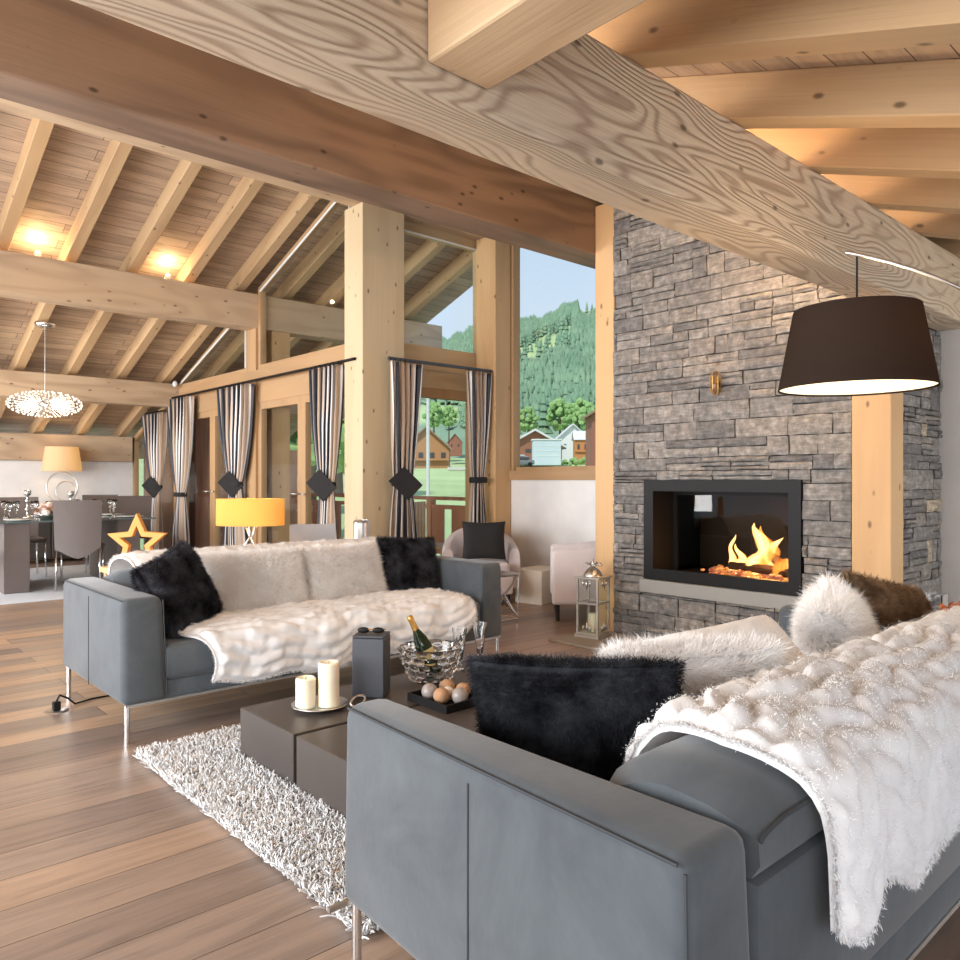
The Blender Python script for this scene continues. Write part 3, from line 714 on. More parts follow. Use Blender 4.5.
# foreground sofa throw: path from back-side hem over the top and down to the seat
pf, Lp = path_fn([(.555,.24),(.56,.45),(.563,.60),(.58,.665),(.64,.698),(.72,.716),(.80,.718),(.90,.698),(.985,.61),(1.0,.50),(1.06,.45),(1.3,.44),(1.5,.44)])
def throw2(U, V):
    # V: across (s), U: along x
    x = 1.21 + U*2.05
    hem = .21 + .035*np.sin(U*2.2*9+.6)*np.abs(np.sin(U*2.2*5)) - .05*np.exp(-((x-1.31)/.08)**2) + .03*np.sin(x*23)*.3
    s = hem + V*(Lp-.05-hem)
    p = pf(s)
    # left edge slants towards the far side on the back
    slant = np.interp(s, [0, .1, .35, .48, .6, .9, 1.6], [.08, .09, .08, .07, .05, .12, .25])*(1-U)**2
    xx = x + slant
    amp = .012*np.sin(xx*17+3*V)*np.clip((.34-s)/.2, 0, 1)
    return np.stack([xx, p[..., 0]-np.abs(amp), p[..., 1]], axis=-1)
throw('plush_throw', 'white ruched fur throw over the back of the foreground sofa', throw2, 230, 130, 2.2, Lp, amp=.03, su=.26, sv=.072, fuzz=90000, fl=.006, seed=2, flip=1)
pf1, Lp1 = path_fn([(3.585,.19),(3.583,.30),(3.59,.40),(3.63,.442),(3.8,.445),(4.1,.445),(4.29,.45)])
def throw1(U, V):
    x = 1.46 + U*1.72
    hem = .02 + .015*np.sin(x*14)+.02*np.sin(x*5.3) + .12*np.clip((U-.8)/.2, 0, 1)**1.5
    s = hem + V*(Lp1-.03-hem); p = pf1(s)
    xx = x + .05*(1-U)**2*np.sin(s*12) + .1*np.clip(U-.7, 0, 1)*np.sin(V*3)
    return np.stack([xx, p[..., 0]+.008*np.sin(xx*20), p[..., 1]+.004*np.sin(xx*11+V*4)], axis=-1)
throw('plush_throw', 'white ruched fur throw spread over the seat of the far sofa', throw1, 170, 95, 1.7, Lp1, amp=.022, su=.22, sv=.06, fuzz=60000, fl=.007, seed=5, flip=1)
pf3, Lp3 = path_fn([(4.26,.52),(4.285,.66),(4.34,.735),(4.42,.765),(4.52,.765),(4.62,.72),(4.672,.66),(4.676,.5)])
def throw3(U, V):
    x = 1.36 + U*1.75; p = pf3(V*(Lp3-.02)+.01*np.sin(x*9))
    return np.stack([x+.02*np.sin(V*7), p[..., 0], p[..., 1]], axis=-1)
throw('plush_throw', 'cream fur throw laid along the top of the far sofa back', throw3, 150, 50, 1.75, Lp3, amp=.012, su=.2, sv=.05, fuzz=30000, fl=.008, seed=8, mat=M['furcream'], flip=1)

# cushions -------------------------------------------------------------
R = math.radians
pillow('fur_cushion', 'black fur cushion leaning in the left corner of the far sofa', (1.47, 3.93, .625), (R(-22), R(-14), R(38)), .43, .43, .17, M['furblack'], (.024,.0022,.5), 26000, .5)
pillow('fur_cushion', 'long white fur cushion beside the black one on the far sofa', (1.98, 4.155, .605), (R(-20), 0, R(-2)), .62, .36, .15, M['furcream'], (.05,.0016,.5), 60000, .8)
pillow('fur_cushion', 'white fur cushion in the middle of the far sofa, beside the right-hand black one', (2.58, 4.155, .605), (R(-20), 0, R(3)), .56, .36, .15, M['furcream'], (.05,.0016,.5), 55000, .8)
pillow('fur_cushion', 'black fur cushion against the right arm of the far sofa', (3.08, 4.14, .625), (R(-18), R(3), R(-8)), .42, .38, .16, M['furblack'], (.024,.0022,.5), 26000, .5)
pillow('fur_cushion', 'charcoal fur cushion against the left arm of the foreground sofa', (1.43, 1.235, .585), (R(-14), R(2), R(124)), .50, .37, .17, M['furgrey'], (.02,.0012,.35), 80000, .6)
pillow('fur_cushion', 'shaggy white cushion behind the charcoal one on the foreground sofa', (1.76, 1.17, .585), (R(-30), 0, R(150)), .46, .40, .15, M['furwhite'], (.055,.0016,.5), 60000, .6)
pillow('embossed_cushion', 'smooth white embossed cushion lying on the foreground sofa', (2.08, 1.14, .60), (R(48), R(4), R(165)), .50, .42, .18, M['furwhite'], (.006,.0012,.4), 3000, .5, emboss=.006)
pillow('fur_cushion', 'white long-haired cushion standing in front of the brown fur cushion', (2.73, 1.13, .585), (R(18), R(6), R(200)), .44, .44, .16, M['furwhite'], (.06,.0016,.5), 60000, .6)
pillow('fur_cushion', 'brown fur cushion near the far end of the foreground sofa', (3.06, 1.08, .60), (R(20), R(-12), R(172)), .50, .46, .16, M['furbrown'], (.018,.0018,.4), 34000, .5)

# ================================================================== RUG
def shag(x0_, x1_, y0_, y1_, n):
    rw, rl = x1_-x0_, y1_-y0_
    P = np.stack([RNG.uniform(0, rw, n), RNG.uniform(0, rl, n), np.full(n, .009)], axis=1)
    # ragged edges
    N = np.tile(np.array([[0,0,1.0]]), (n, 1)) + RNG.normal(size=(n, 3))*np.array([.55,.55,.1])
    D = norm(N); side = norm(np.cross(D, RNG.normal(size=(n, 3)))); L = RNG.uniform(.022, .042, (n, 1)); w = RNG.uniform(.0025, .0045, (n, 1))
    bend = RNG.normal(size=(n, 3))*np.array([.5,.5,.2])
    s2 = np.cross(D, side)
    rings = []
    for k, (t_, ws) in enumerate(((0,1), (.35,1), (.7,.95), (1.0,.6))):
        c = P + D*L*t_ + bend*L*t_*t_*.6; c[:, 2] = np.maximum(c[:, 2], .006)
        for a in (0, 2.09, 4.19): rings.append(c + (side*math.cos(a+k*.5)+s2*math.sin(a+k*.5))*w*ws)
    V = np.stack(rings, axis=1).reshape(-1, 3); b0 = (np.arange(n)*12)[:, None]; F4 = []
    for k in range(3):
        for a in range(3):
            a2 = (a+1) % 3; F4.append(b0 + np.array([k*3+a, k*3+a2, (k+1)*3+a2, (k+1)*3+a]))
    F3 = b0 + np.array([9,10,11]); F4 = np.concatenate(F4)
    g = vnoise(P[:, 0]*4, P[:, 1]*4, 1)*.06 + RNG.normal(size=n)*.08
    base = np.array([.70,.70,.70]); tint = np.array([.52,.46,.42])
    mixv = (RNG.random(n) < .10+.12*(vnoise(P[:, 0]*3, P[:, 1]*5, 4) > .15))[:, None]
    C = np.where(mixv, tint, base) + g[:, None]; C = np.clip(C, .1, .82)
    C = np.repeat(np.concatenate([C, np.ones((n, 1))], axis=1), 12, axis=0)
    # backing
    e_ = .02; bb = np.array([(e_,e_,.0),(rw-e_,e_,.0),(rw-e_,rl-e_,.0),(e_,rl-e_,.0),(e_,e_,.01),(rw-e_,e_,.01),(rw-e_,rl-e_,.01),(e_,rl-e_,.01)], float); o_ = len(V)
    V = np.concatenate([V, bb]); F4 = np.concatenate([F4, np.array([(3,2,1,0),(4,5,6,7),(0,1,5,4),(1,2,6,5),(2,3,7,6),(3,0,4,7)])+o_]); C = np.concatenate([C, np.tile([[.4,.38,.36,1]], (8, 1))])
    o = make_mesh('shag_rug', V, F4, F3, M['rug'], colors=C, loc=(x0_, y0_, .001))
    return tag(o, 'shaggy light grey pile rug under the coffee table', 'rug')
shag(1.10, 3.3, 1.68, 3.45, 85000)

# ================================================================== COFFEE TABLE
ct = thing('coffee_table', 'low dark brown block coffee table on the shaggy rug', 'coffee table', (2.22, 2.63, .03))
for (ya, yb) in ((.012, .475), (-.475, -.012)):
    obj('block', MB().box(-.8, .8, ya, yb, .0, .2, .003, 1), M['table'], ct)
obj('plinth', MB().box(-.76, .76, -.44, .44, -.012, .19), M['joint'], ct)
ZT = .231
pl = obj('candle_plate', MB().lathe([(0,0),(.07,0),(.118,.014),(.12,.018),(.07,.006),(0,.005)], n=40), M['plate'], None, smooth=True, loc=(1.674, 2.88, ZT)); tag(pl, 'round silver plate holding two candles on the coffee table', 'plate')
def candle(label, loc, r, h):
    c = thing('pillar_candle', label, 'candle', loc)
    obj('wax', MB().lathe([(0,0),(r,0),(r,h-.006),(r-.006,h),(r*.75,h-.004),(0,h-.012)], n=32), M['candle'], c, smooth='auto')
    obj('wick', MB().tube([(0,0,h-.012),(.002,0,h+.002)], .0012, 6), M['black'], c)
candle('short ivory pillar candle on the silver plate', (1.62, 2.905, ZT+.007), .042, .125)
candle('tall ivory pillar candle on the silver plate', (1.705, 2.86, ZT+.007), .045, .185)
bxr = thing('box_vase', 'tall dark slate box standing on the coffee table behind the candles', 'box', (1.95, 2.90, ZT), R(-50))
obj('body', MB().box(-.072, .072, -.06, .06, 0, .262, .003, 1), M['slate'], bxr); obj('lid', MB().box(-.072, .072, -.06, .06, .264, .275, .003, 1), M['slate'], bxr)
sg = thing('sunglasses', 'dark sunglasses with gold hinges lying on the slate box', 'sunglasses', (1.95, 2.9, ZT+.275), R(-46))
for s in (-1, 1):
    obj('lens', MB().blob((s*.034, -.012, .016), .026, 2, 0, (1.1,.35,.55)), M['black'], sg, smooth=True)
    obj('temple', MB().tube([(s*.06, -.012, .018), (s*.058, .04, .012), (s*.03, .05, .006)], .0028, 6), M['gold'], sg)
obj('bridge', MB().tube([(-.012, -.014, .02), (.012, -.014, .02)], .003, 6), M['gold'], sg)
rg = MB(); rg.tube([(.035*math.cos(a), .012*math.sin(a), .022+.018*math.sin(a+.5)) for a in np.linspace(0, 2*PI, 24)], .005, 8)
o = obj('silver_loop', rg, M['plate'], None, smooth=True, loc=(1.80, 2.78, ZT+.002)); tag(o, 'small silver loop ornament in front of the slate box', 'ornament')
# crystal bowl with bosses
cb = MB(); n = 168; m_ = 31; outer = []
def bowl_r(z): return .075+.075*(z/.17)**.62
V = []; nb = 14
for k in range(n):
    a = 2*PI*k/n
    for j in range(m_):
        z = .17*j/(m_-1); row = j/(m_-1)*5; off = .5*(int(row) % 2)
        bump_ = .015*max(0, math.cos(PI*((k/n*nb+off) % 1 - .5)*1.0))*math.sin(PI*(row % 1)) if row < 4.9 else 0
        r_ = bowl_r(z)+bump_; V.append((r_*math.cos(a), r_*math.sin(a), z))
    for j in range(m_):
        z = .17-(.155)*j/(m_-1); r_ = max(.0, bowl_r(z)-.011) if j < m_-1 else .0
        V.append((r_*math.cos(a), r_*math.sin(a), max(z, .014)))
Fs = [(k*2*m_+j, ((k+1) % n)*2*m_+j, ((k+1) % n)*2*m_+j+1, k*2*m_+j+1) for k in range(n) for j in range(2*m_-1)]
cb.add(V, Fs); cb.add([(.075*math.cos(2*PI*k/n), .075*math.sin(2*PI*k/n), 0) for k in range(n)], [tuple(range(n))])
o = obj('crystal_bowl', cb, M['crystal'], None, smooth=True, loc=(2.29, 2.90, ZT)); tag(o, 'cut crystal bowl holding the champagne bottle', 'bowl')
bt = thing('champagne_bottle', 'champagne bottle with gold foil leaning in the crystal bowl', 'bottle', (2.30, 2.875, ZT+.045))
bt.rotation_mode = 'QUATERNION'; bt.rotation_quaternion = Vector((0,0,1)).rotation_difference(Vector((-.743*.42,.669*.42,.9))); bt.scale = (.93,)*3
obj('glass_body', MB().lathe([(0,0),(.04,0),(.043,.01),(.043,.15),(.036,.19),(.019,.235),(.015,.26)], n=24), M['bottle'], bt, smooth=True)
obj('foil', MB().lathe([(.02,.225),(.017,.25),(.0155,.29),(.0165,.295),(.0165,.31),(.013,.32),(.0,.322)], n=20), M['gold'], bt, smooth=True)
obj('label', MB().lathe([(.0436,.07),(.0436,.13)], n=24), simple('bottle_label', srgb(200,180,120), .6), bt, smooth=True)
fl = thing('champagne_flute', 'flared crystal glass right next to the crystal bowl', 'glass', (2.53, 2.965, ZT), group='champagne glasses on the coffee table')
def fluteprof(): return [(0,0),(.028,0),(.03,.004),(.012,.012),(.014,.05),(.026,.12),(.04,.215),(.037,.215),(.023,.12),(.011,.055),(0,.045)]
obj('bowl', MB().lathe(fluteprof(), n=10), M['crystal'], fl, smooth='auto')
dup(fl, (2.70, 3.0, ZT), .3, 'flared crystal glass farther right, beside the charcoal cushion')
tr = obj('tray', MB().box(-.12,.12,-.135,.135,0,.006).box(-.12,-.112,-.135,.135,.006,.035).box(.112,.12,-.135,.135,.006,.035).box(-.112,.112,-.135,-.127,.006,.035).box(-.112,.112,.127,.135,.006,.035), M['black'], None, loc=(2.13, 2.575, ZT)); tag(tr, 'square black tray with decorative balls on the coffee table', 'tray')
bm_ = [simple('woven_ball', srgb(170,130,96), .7, bump=.6, bscale=80), simple('mosaic_ball', srgb(150,140,134), .3, bump=.6, bscale=60), simple('white_ball', srgb(214,204,194), .6, bump=.4, bscale=80)]
for i, (x, y, r_, mi, lb) in enumerate(((-.055,.06,.036,1,'grey mosaic ball at the left of the black tray'),(.045,.06,.036,0,'brown woven ball in the middle of the black tray'),(.0,.0,.03,2,'small pale ball between the bigger balls on the tray'),(.07,-.02,.034,0,'brown woven ball at the right edge of the tray'),(-.06,-.03,.036,0,'brown woven ball near the left edge of the tray'),(.0,-.08,.036,1,'mosaic ball at the near side of the black tray'))):
    o = obj('decor_ball', MB().blob((0,0,r_), r_, 3, .02), bm_[mi], None, smooth=True, loc=(2.13+x, 2.575+y, ZT+.007)); tag(o, lb, 'ball')

# ================================================================== ARC LAMP
al = thing('arc_lamp', 'arc floor lamp with a large dark brown drum shade', 'floor lamp', (3.72, .3, 0))
LX, LY = 3.062-3.72, 1.225-.3
def shell(r0, r1, z0, z1, c, th=.004, n=64):
    return MB().lathe([(r0, z0), (r1, z1), (r1-th, z1), (r0-th, z0), (r0, z0)], c, n)
M['shade'] = shade_mat('dark_shade_fabric', srgb(50,43,39), .17, em=(.34,.23,.14,1))
obj('lamp_shade', shell(.282, .226, 1.553, 1.86, (LX, LY, 0)), M['shade'], al, smooth='auto')
t = NT('lit_diffuser'); d_ = t.n('ShaderNodeBsdfTranslucent'); d_.inputs[0].default_value = (.95,.9,.82,1); df = t.n('ShaderNodeEmission'); df.inputs[0].default_value = (1,.82,.6,1); df.inputs[1].default_value = .35
ad_ = t.n('ShaderNodeAddShader'); t.l(d_.outputs[0], ad_.inputs[0]); t.l(df.outputs[0], ad_.inputs[1]); t.l(ad_.outputs[0], t.out.inputs[0]); M['diff'] = t.m
obj('diffuser', MB().lathe([(0,1.56),(.277,1.56),(.277,1.563),(0,1.563)], (LX, LY, 0), 64), M['diff'], al)
obj('cord', MB().tube([(LX+.01, LY-.0, 2.075), (LX+.01, LY, 1.86)], .004, 8).tube([(LX, LY-.225, 1.855), (LX, LY+.225, 1.855)], .003, 6), M['black'], al)
arc = []
P0 = Vector((LX-.02, LY+.03, 2.085)); P1 = Vector((-.34, .44, 1.92)); P2 = Vector((.0, .02, 1.45)); P3 = Vector((0, 0, .0))
for i in range(24):
    t_ = i/23; arc.append(P0*(1-t_)**3 + P1*3*t_*(1-t_)**2 + P2*3*t_*t_*(1-t_) + P3*t_**3)
obj('arm', MB().tube(arc, [.007]*7+[.012]*17, 10), M['brush'], al, smooth=True)
obj('base', MB().lathe([(0,0),(.15,0),(.15,.03),(.145,.035),(0,.035)], n=32), M['black'], al, smooth='auto')

# ================================================================== CURTAINS
def curtain(label, loc, rz, wtop, wtie, wbot, ztie, shift=0, top=2.33, folds=7, tie='diamond', flip=1, depth=.05, seed=0, turn=0):
    t_ = thing('curtain', label, 'curtain', loc, rz)
    nu, nv = 120, 44; V = []; uv = []
    for i in range(nu):
        u = i/(nu-1)
        for j in range(nv):
            z = top*j/(nv-1)
            if z > ztie:
                k = (z-ztie)/(top-ztie); w_ = wtie+(wtop-wtie)*(k**.55); cx = shift*(1-k**1.2); dp = depth*(.4+.6*min(1, k*2))
            else:
                k = (ztie-z)/ztie; w_ = wtie+(wbot-wtie)*(k**.7); cx = shift*(1-.35*k); dp = depth*(.4+.6*min(1, k*2))
            ph = 2*PI*folds*u+seed
            x = cx+(u-.5)*w_+.012*math.sin(ph*2+z*2)*min(1, w_/wtop); y = dp*math.sin(ph+.25*math.sin(z*3+seed))+.015*math.sin(5*u+z*2)
            V.append((x, y, z)); uv.append((u*folds*.62+seed*.1, z))
    F = [(i*nv+j, (i+1)*nv+j, (i+1)*nv+j+1, i*nv+j+1) for i in range(nu-1) for j in range(nv-1)]
    me = bpy.data.meshes.new('fabric'); me.from_pydata(V, [], F); me.update(); l = me.uv_layers.new(name='UVMap')
    for lp in me.loops: l.data[lp.index].uv = uv[lp.vertex_index]
    me.shade_smooth(); me.materials.append(M['curtain']); o = bpy.data.objects.new('fabric', me); COL.objects.link(o); o.parent = t_
    sm = o.modifiers.new('thick', 'SOLIDIFY'); sm.thickness = .003
    cx = shift
    tb = MB(); wv = wtie/2+.03
    tb.lathe([(1,-.03),(1.06,0),(1,.03)], (cx, 0, ztie), 24, sx=wv, sy=.075)
    if tie == 'diamond':
        s = .15; dy = -.09
        pts = [(cx-s*1.15, ztie+.02), (cx-.02, ztie+s*1.05), (cx+s*1.1, ztie-.02), (cx+.02, ztie-s*1.1)]
        q0 = len(tb.v); tb.prism(pts, 'y', dy-.006, dy+.006)
        ca_, sa_ = math.cos(turn), math.sin(turn)
        for qi in range(q0, len(tb.v)):
            vx, vy, vz = tb.v[qi]; vx -= cx; tb.v[qi] = (cx+vx*ca_-vy*sa_, vx*sa_+vy*ca_, vz)
    obj('tieback', tb, M['blackfab'], t_, smooth='auto')
    for k in range(7):
        xx = (k/6-.5)*wtop*.95
        obj('ring', MB().tube([(xx, .018*math.cos(a), top+.015+.018*math.sin(a)) for a in np.linspace(0, 2*PI, 12)], .003, 6, cap=False), M['black'], t_)
    return t_
xc = XB-.1
# wall B curtains: local x along world -y when rz=-90deg ; diamond faces room (-x) : local -y -> world -x  => rz = -90
RB = -PI/2
curtain('striped curtain gathered beside the thick knotty post, left of it', (xc, 6.73, 0), RB, .56, .22, .40, 1.15, shift=.0, seed=1, turn=R(30))
curtain('striped curtain directly above the yellow table lamp', (xc, 8.86, 0), RB, .86, .26, .7, 1.15, shift=.0, seed=2, turn=R(35))
curtain('striped curtain with a knotted tie, right one of the far pair', (xc, 10.60, 0), RB, .78, .2, .6, 1.0, shift=-.0, seed=3, tie='band')
curtain('striped curtain leftmost of all, next to the dining area', (xc, 11.6, 0), RB, .8, .24, .5, 1.1, shift=.05, seed=4, top=2.18, turn=R(35))
curtain('narrow striped curtain on the right side of the knotty post', (4.40, 5.98, 0), 0, .36, .2, .38, 1.17, shift=-.01, seed=5, folds=5, depth=.04, turn=R(-20))
curtain('narrow striped curtain in the corner left of the mountain window', (5.36, 5.98, 0), 0, .32, .15, .24, 1.20, shift=.0, seed=6, folds=5, depth=.04, tie='band')
rod = obj('curtain_rod', MB().tube([(0,-2.8,0),(0,2.38,0)], .014, 10), M['black'], None, smooth='auto', loc=(XB-.1, 9.0, 2.355)); tag(rod, 'long black curtain rod along the left window wall', 'curtain rod')
rod = obj('curtain_rod', MB().box(-.67,.67,-.012,.012,-.014,.014), M['slate'], None, loc=(4.88, 5.98, 2.36)); tag(rod, 'short grey curtain rail above the terrace door right of the post', 'curtain rod')
rod = obj('curtain_rod', MB().tube([(0,-.32,0),(0,.34,0)], .012, 10), M['black'], None, smooth='auto', loc=(XB-.1, 11.6, 2.2)); tag(rod, 'short low curtain rod behind the far timber beam', 'curtain rod')

# ================================================================== CONSOLE BEHIND SOFA, STAR, LAMP, LAPTOP, BUCKET
cs = thing('console_table', 'honey wood console table behind the far sofa', 'console table', (2.55, 4.98, 0))
obj('top', MB().box(-1.12, .95, -.17, .17, .625, .66, .004, 1), wood('console_wood', 'X', srgb(214,170,118), srgb(176,130,84), rings=8, contrast=.3, knots=False), cs)
for sx in (-1.08, .91):
    for sy in (-.13, .13): obj('leg', MB().box(sx-.02, sx+.02, sy-.02, sy+.02, 0, .625), M['frameZ'], cs)
st = MB(); pts = []; pin = []
for k in range(10):
    a = PI/2+k*PI/5; r_ = .185 if k % 2 == 0 else .085; pts.append((r_*math.cos(a), r_*math.sin(a)))
    r2 = .105 if k % 2 == 0 else .047; pin.append((r2*math.cos(a), r2*math.sin(a)))
zb_ = -min(p[1] for p in pts)
vs = []; 
for y in (-.028, .028):
    for p in pts: vs.append((p[0], y, p[1]+zb_))
    for p in pin: vs.append((p[0], y, p[1]+zb_))
fs = []
for k in range(10):
    k2 = (k+1) % 10
    fs += [(k, k2, 10+k2, 10+k), (20+k, 20+k2, 30+k2, 30+k), (k, k2, 20+k2, 20+k), (10+k, 10+k2, 30+k2, 30+k)]
st.add(vs, fs); o = obj('wooden_star', st, M['starwood'], None, loc=(1.60, 4.96, .661), rot=(0, 0, R(-36))); bev(o, .003, 1); tag(o, 'hollow orange wooden star standing behind the far sofa', 'star ornament')
M['yshade'] = shade_mat('yellow_lamp_fabric', srgb(240,200,120), .55, em=(1,.78,.42,1))
tl = thing('table_lamp', 'table lamp with a wide yellow shade on crossed metal legs', 'table lamp', (2.36, 5.0, .661), R(-42))
obj('lamp_shade', MB().lathe([(.235,.225),(.235,.41),(.232,.41),(.232,.225),(.235,.225)], n=48, sx=1, sy=.6), M['yshade'], tl, smooth='auto')
for k, (a, b_) in enumerate((((-.085,-.04,0),(.06,.03,.25)),((.085,-.04,0),(-.06,.03,.25)),((0,.07,0),(0,-.05,.25)),((-.03,.06,0),(.05,-.04,.25)))):
    obj('leg', MB().tube([a, b_], .008, 8), M['brush'], tl, smooth=True)
obj('bulb', MB().blob((0,0,.31), .03, 2), emis('warm_bulb', (1,.7,.35,1), 14), tl, smooth=True)
lp = thing('laptop', 'silver laptop standing half open behind the far sofa', 'laptop', (2.84, 5.0, .661), R(-28))
obj('keyboard_base', MB().box(-.16,.16,-.1,.11,0,.014,.003,1), M['brush'], lp); sc = obj('screen', MB().box(-.16,.16,-.004,.004,0,.24,.002,1), simple('laptop_grey', srgb(176,176,178), .35, .3), lp, loc=(0,-.1,.014), rot=(R(28),0,0))
bk = obj('ribbed_vase', MB().lathe([(0,0),(.055,0)]+[(.06+.003*(i % 2), .005+.0125*i) for i in range(18)]+[(.055,.23),(.05,.01),(0,.01)], n=36), M['brush'], None, smooth='auto', loc=(3.27, 5.0, .661)); tag(bk, 'silver ribbed cylinder vase beside the base of the knotty post', 'vase')

# ================================================================== ARMCHAIRS ETC
def armchair(label, loc, rz):
    t_ = thing('tub_armchair', label, 'armchair', loc, rz)   # faces local -y
    n = 33; V = []; prof = lambda a: .5+.25*(max(0, math.sin(a))**1.2)  # height of tub
    ro, ri = .37, .27; rings = 8
    for i in range(n):
        a = -.32+(PI+.64)*i/(n-1); h = .54+.2*max(0, math.sin((a+.32)*PI/(PI+.64)))**1.5
        c, s = math.cos(a), math.sin(a)
        if s < 0: bx_, by_ = (1 if c > 0 else -1), s*1.3
        else: bx_, by_ = c, s
        pts_ = [(ro,.12),(ro+.01,.3),(ro,h-.04),(ro-.02,h-.005),(ro-.05,h),(ri+.02,h-.01),(ri,h-.05),(ri,.2)]
        for r_, z in pts_:
            V.append((r_*bx_, r_*by_ if s >= 0 else r_*s*1.15, z))
    F = [(i*8+j, (i+1)*8+j, (i+1)*8+(j+1) % 8, i*8+(j+1) % 8) for i in range(n-1) for j in range(8)] + [tuple(range(8)), tuple(range((n-1)*8, n*8))]
    obj('tub_shell', MB().add(V, F), M['armchair'], t_, smooth='auto')
    obj('seat_base', MB().box(-.29,.29,-.3,.26,.12,.3,.02,2), M['armchair'], t_, smooth='auto')
    obj('seat_cushion', MB().box(-.26,.26,-.34,.22,.3,.42,.04,3), M['armchair'], t_, smooth='auto')
    for sx in (-1, 1):
        for sy, yy in ((-1, -.25), (1, .25)): obj('leg', MB().tube([(sx*.24, yy, 0), (sx*.25, yy, .125)], [.014,.022], 8), M['darkleg'], t_)
    return t_
armchair('pale tub armchair with a black cushion under the terrace door', (5.0, 5.55, 0), R(-38))
pillow('square_cushion', 'flat black square cushion on the pale armchair by the curtain', (4.93, 5.42, .62), (R(-12), 0, R(-40)), .42, .37, .12, M['blackfab'])
# second: side turned to us
ac2 = thing('tub_armchair', 'pale tub armchair half hidden behind the post beside the lantern', 'armchair', (5.27, 4.37, 0), R(-46))
sb = MB().hexa([(-.36,-.34,.14),(.36,-.34,.14),(.36,-.24,.14),(-.36,-.24,.14),(-.36,-.345,.60),(.36,-.345,.66),(.36,-.25,.66),(-.36,-.25,.60)], .03, 4)
obj('armrest', sb, M['armchair'], ac2, smooth='auto')
sb = MB().hexa([(-.36,.24,.14),(.36,.24,.14),(.36,.34,.14),(-.36,.34,.14),(-.36,.25,.60),(.36,.25,.66),(.36,.345,.66),(-.36,.345,.60)], .03, 4)
obj('armrest', sb, M['armchair'], ac2, smooth='auto')
obj('backrest', MB().box(.26,.37,-.34,.34,.14,.72,.04,4), M['armchair'], ac2, smooth='auto'); obj('seat_cushion', MB().box(-.34,.27,-.25,.25,.16,.42,.04,3), M['armchair'], ac2, smooth='auto')
for sx in (-1, 1):
    for sy in (-1, 1): obj('leg', MB().tube([(sx*.31, sy*.29, 0), (sx*.32, sy*.3, .15)], [.016,.026], 8), M['darkleg'], ac2)
# wire side table
wt = thing('wire_side_table', 'small side table of crossed steel rods behind the right sofa arm', 'side table', (4.48, 4.86, 0))
h = .18
obj('top', MB().box(-h-.01,h+.01,-h-.01,h+.01,.385,.397), M['brush'], wt)
fm = MB()
for sx in (-1, 1):
    for sy in (-1, 1): fm.tube([(sx*h, sy*h, .005), (sx*h, sy*h, .385)], .006, 6)
for z in (.006, .38):
    fm.tube([(-h,-h,z),(h,-h,z)], .005, 6); fm.tube([(h,-h,z),(h,h,z)], .005, 6); fm.tube([(h,h,z),(-h,h,z)], .005, 6); fm.tube([(-h,h,z),(-h,-h,z)], .005, 6)
for (a, b_) in (((-h,-h),(h,-h)), ((h,-h),(h,h)), ((h,h),(-h,h)), ((-h,h),(-h,-h))):
    fm.tube([(a[0],a[1],.01),(b_[0],b_[1],.38)], .005, 6); fm.tube([(a[0],a[1],.38),(b_[0],b_[1],.01)], .005, 6)
obj('rod_frame', fm, M['chrome'], wt)
sbx = thing('storage_box', 'white storage box on the floor between the two pale armchairs', 'box', (5.50, 5.22, 0), R(8))
obj('box_body', MB().box(-.2,.2,-.16,.16,0,.33,.008,2), simple('cream_board', srgb(226,216,200), .7), sbx); obj('handle_slot', MB().box(-.05,.05,-.163,-.158,.24,.265,.004,1), M['black'], sbx)
# lantern
ln = thing('lantern', 'tall silver metal lantern standing on the hearth beside the honey post', 'lantern', (4.50, 3.72, .021), R(10))
q = .085; fm = MB().box(-.105,.105,-.105,.105,0,.022,.003,1).box(-.095,.095,-.095,.095,.022,.036,.003,1)
for sx in (-1, 1):
    for sy in (-1, 1): fm.box(sx*q-.007, sx*q+.007, sy*q-.007, sy*q+.007, .036, .44)
fm.box(-q-.007,q+.007,-q-.007,-q+.007,.25,.26).box(-q-.007,q+.007,q-.007,q+.007,.25,.26).box(-q-.007,-q+.007,-q,q,.25,.26).box(q-.007,q+.007,-q,q,.25,.26)
fm.box(-.108,.108,-.108,.108,.44,.455,.003,1)
obj('frame', fm, simple('antique_silver', (.62,.58,.52,1), .4, .8), ln)
obj('dome', MB().lathe([(.07,.455),(.066,.475),(.045,.505),(.02,.522),(.012,.54),(.018,.548),(.006,.56),(.005,.585),(0,.59)], n=20), M['plate'], ln, smooth=True)
lv = MB()
for k in range(8):
    a = k*PI/4; lv.tube([(.02*math.cos(a), .02*math.sin(a), .53), (.055*math.cos(a), .055*math.sin(a), .55), (.075*math.cos(a), .075*math.sin(a), .53)], [.003,.008,.002], 6)
for (dx, dy) in ((0,-q-.01),(-q-.01,0)):
    for z, sgn in ((.43,-1),(.05,1)):
        for s in (-1, 0, 1):
            p = (dx+(s*.03 if dx == 0 else 0), dy+(s*.03 if dy == 0 else 0), z); lv.tube([p, (p[0], p[1], z+sgn*.03), (p[0], p[1], z+sgn*(.07 if s == 0 else .045))], [.006,.012,.002], 6)
obj('scroll_ornament', lv, M['plate'], ln, smooth=True)
gm = MB().box(-.083,.083,-.0855,-.0835,.036,.44).box(-.083,.083,.0835,.0855,.036,.44).box(-.0855,-.0835,-.083,.083,.036,.44).box(.0835,.0855,-.083,.083,.036,.44); obj('glass_panels', gm, M['glass'], ln)
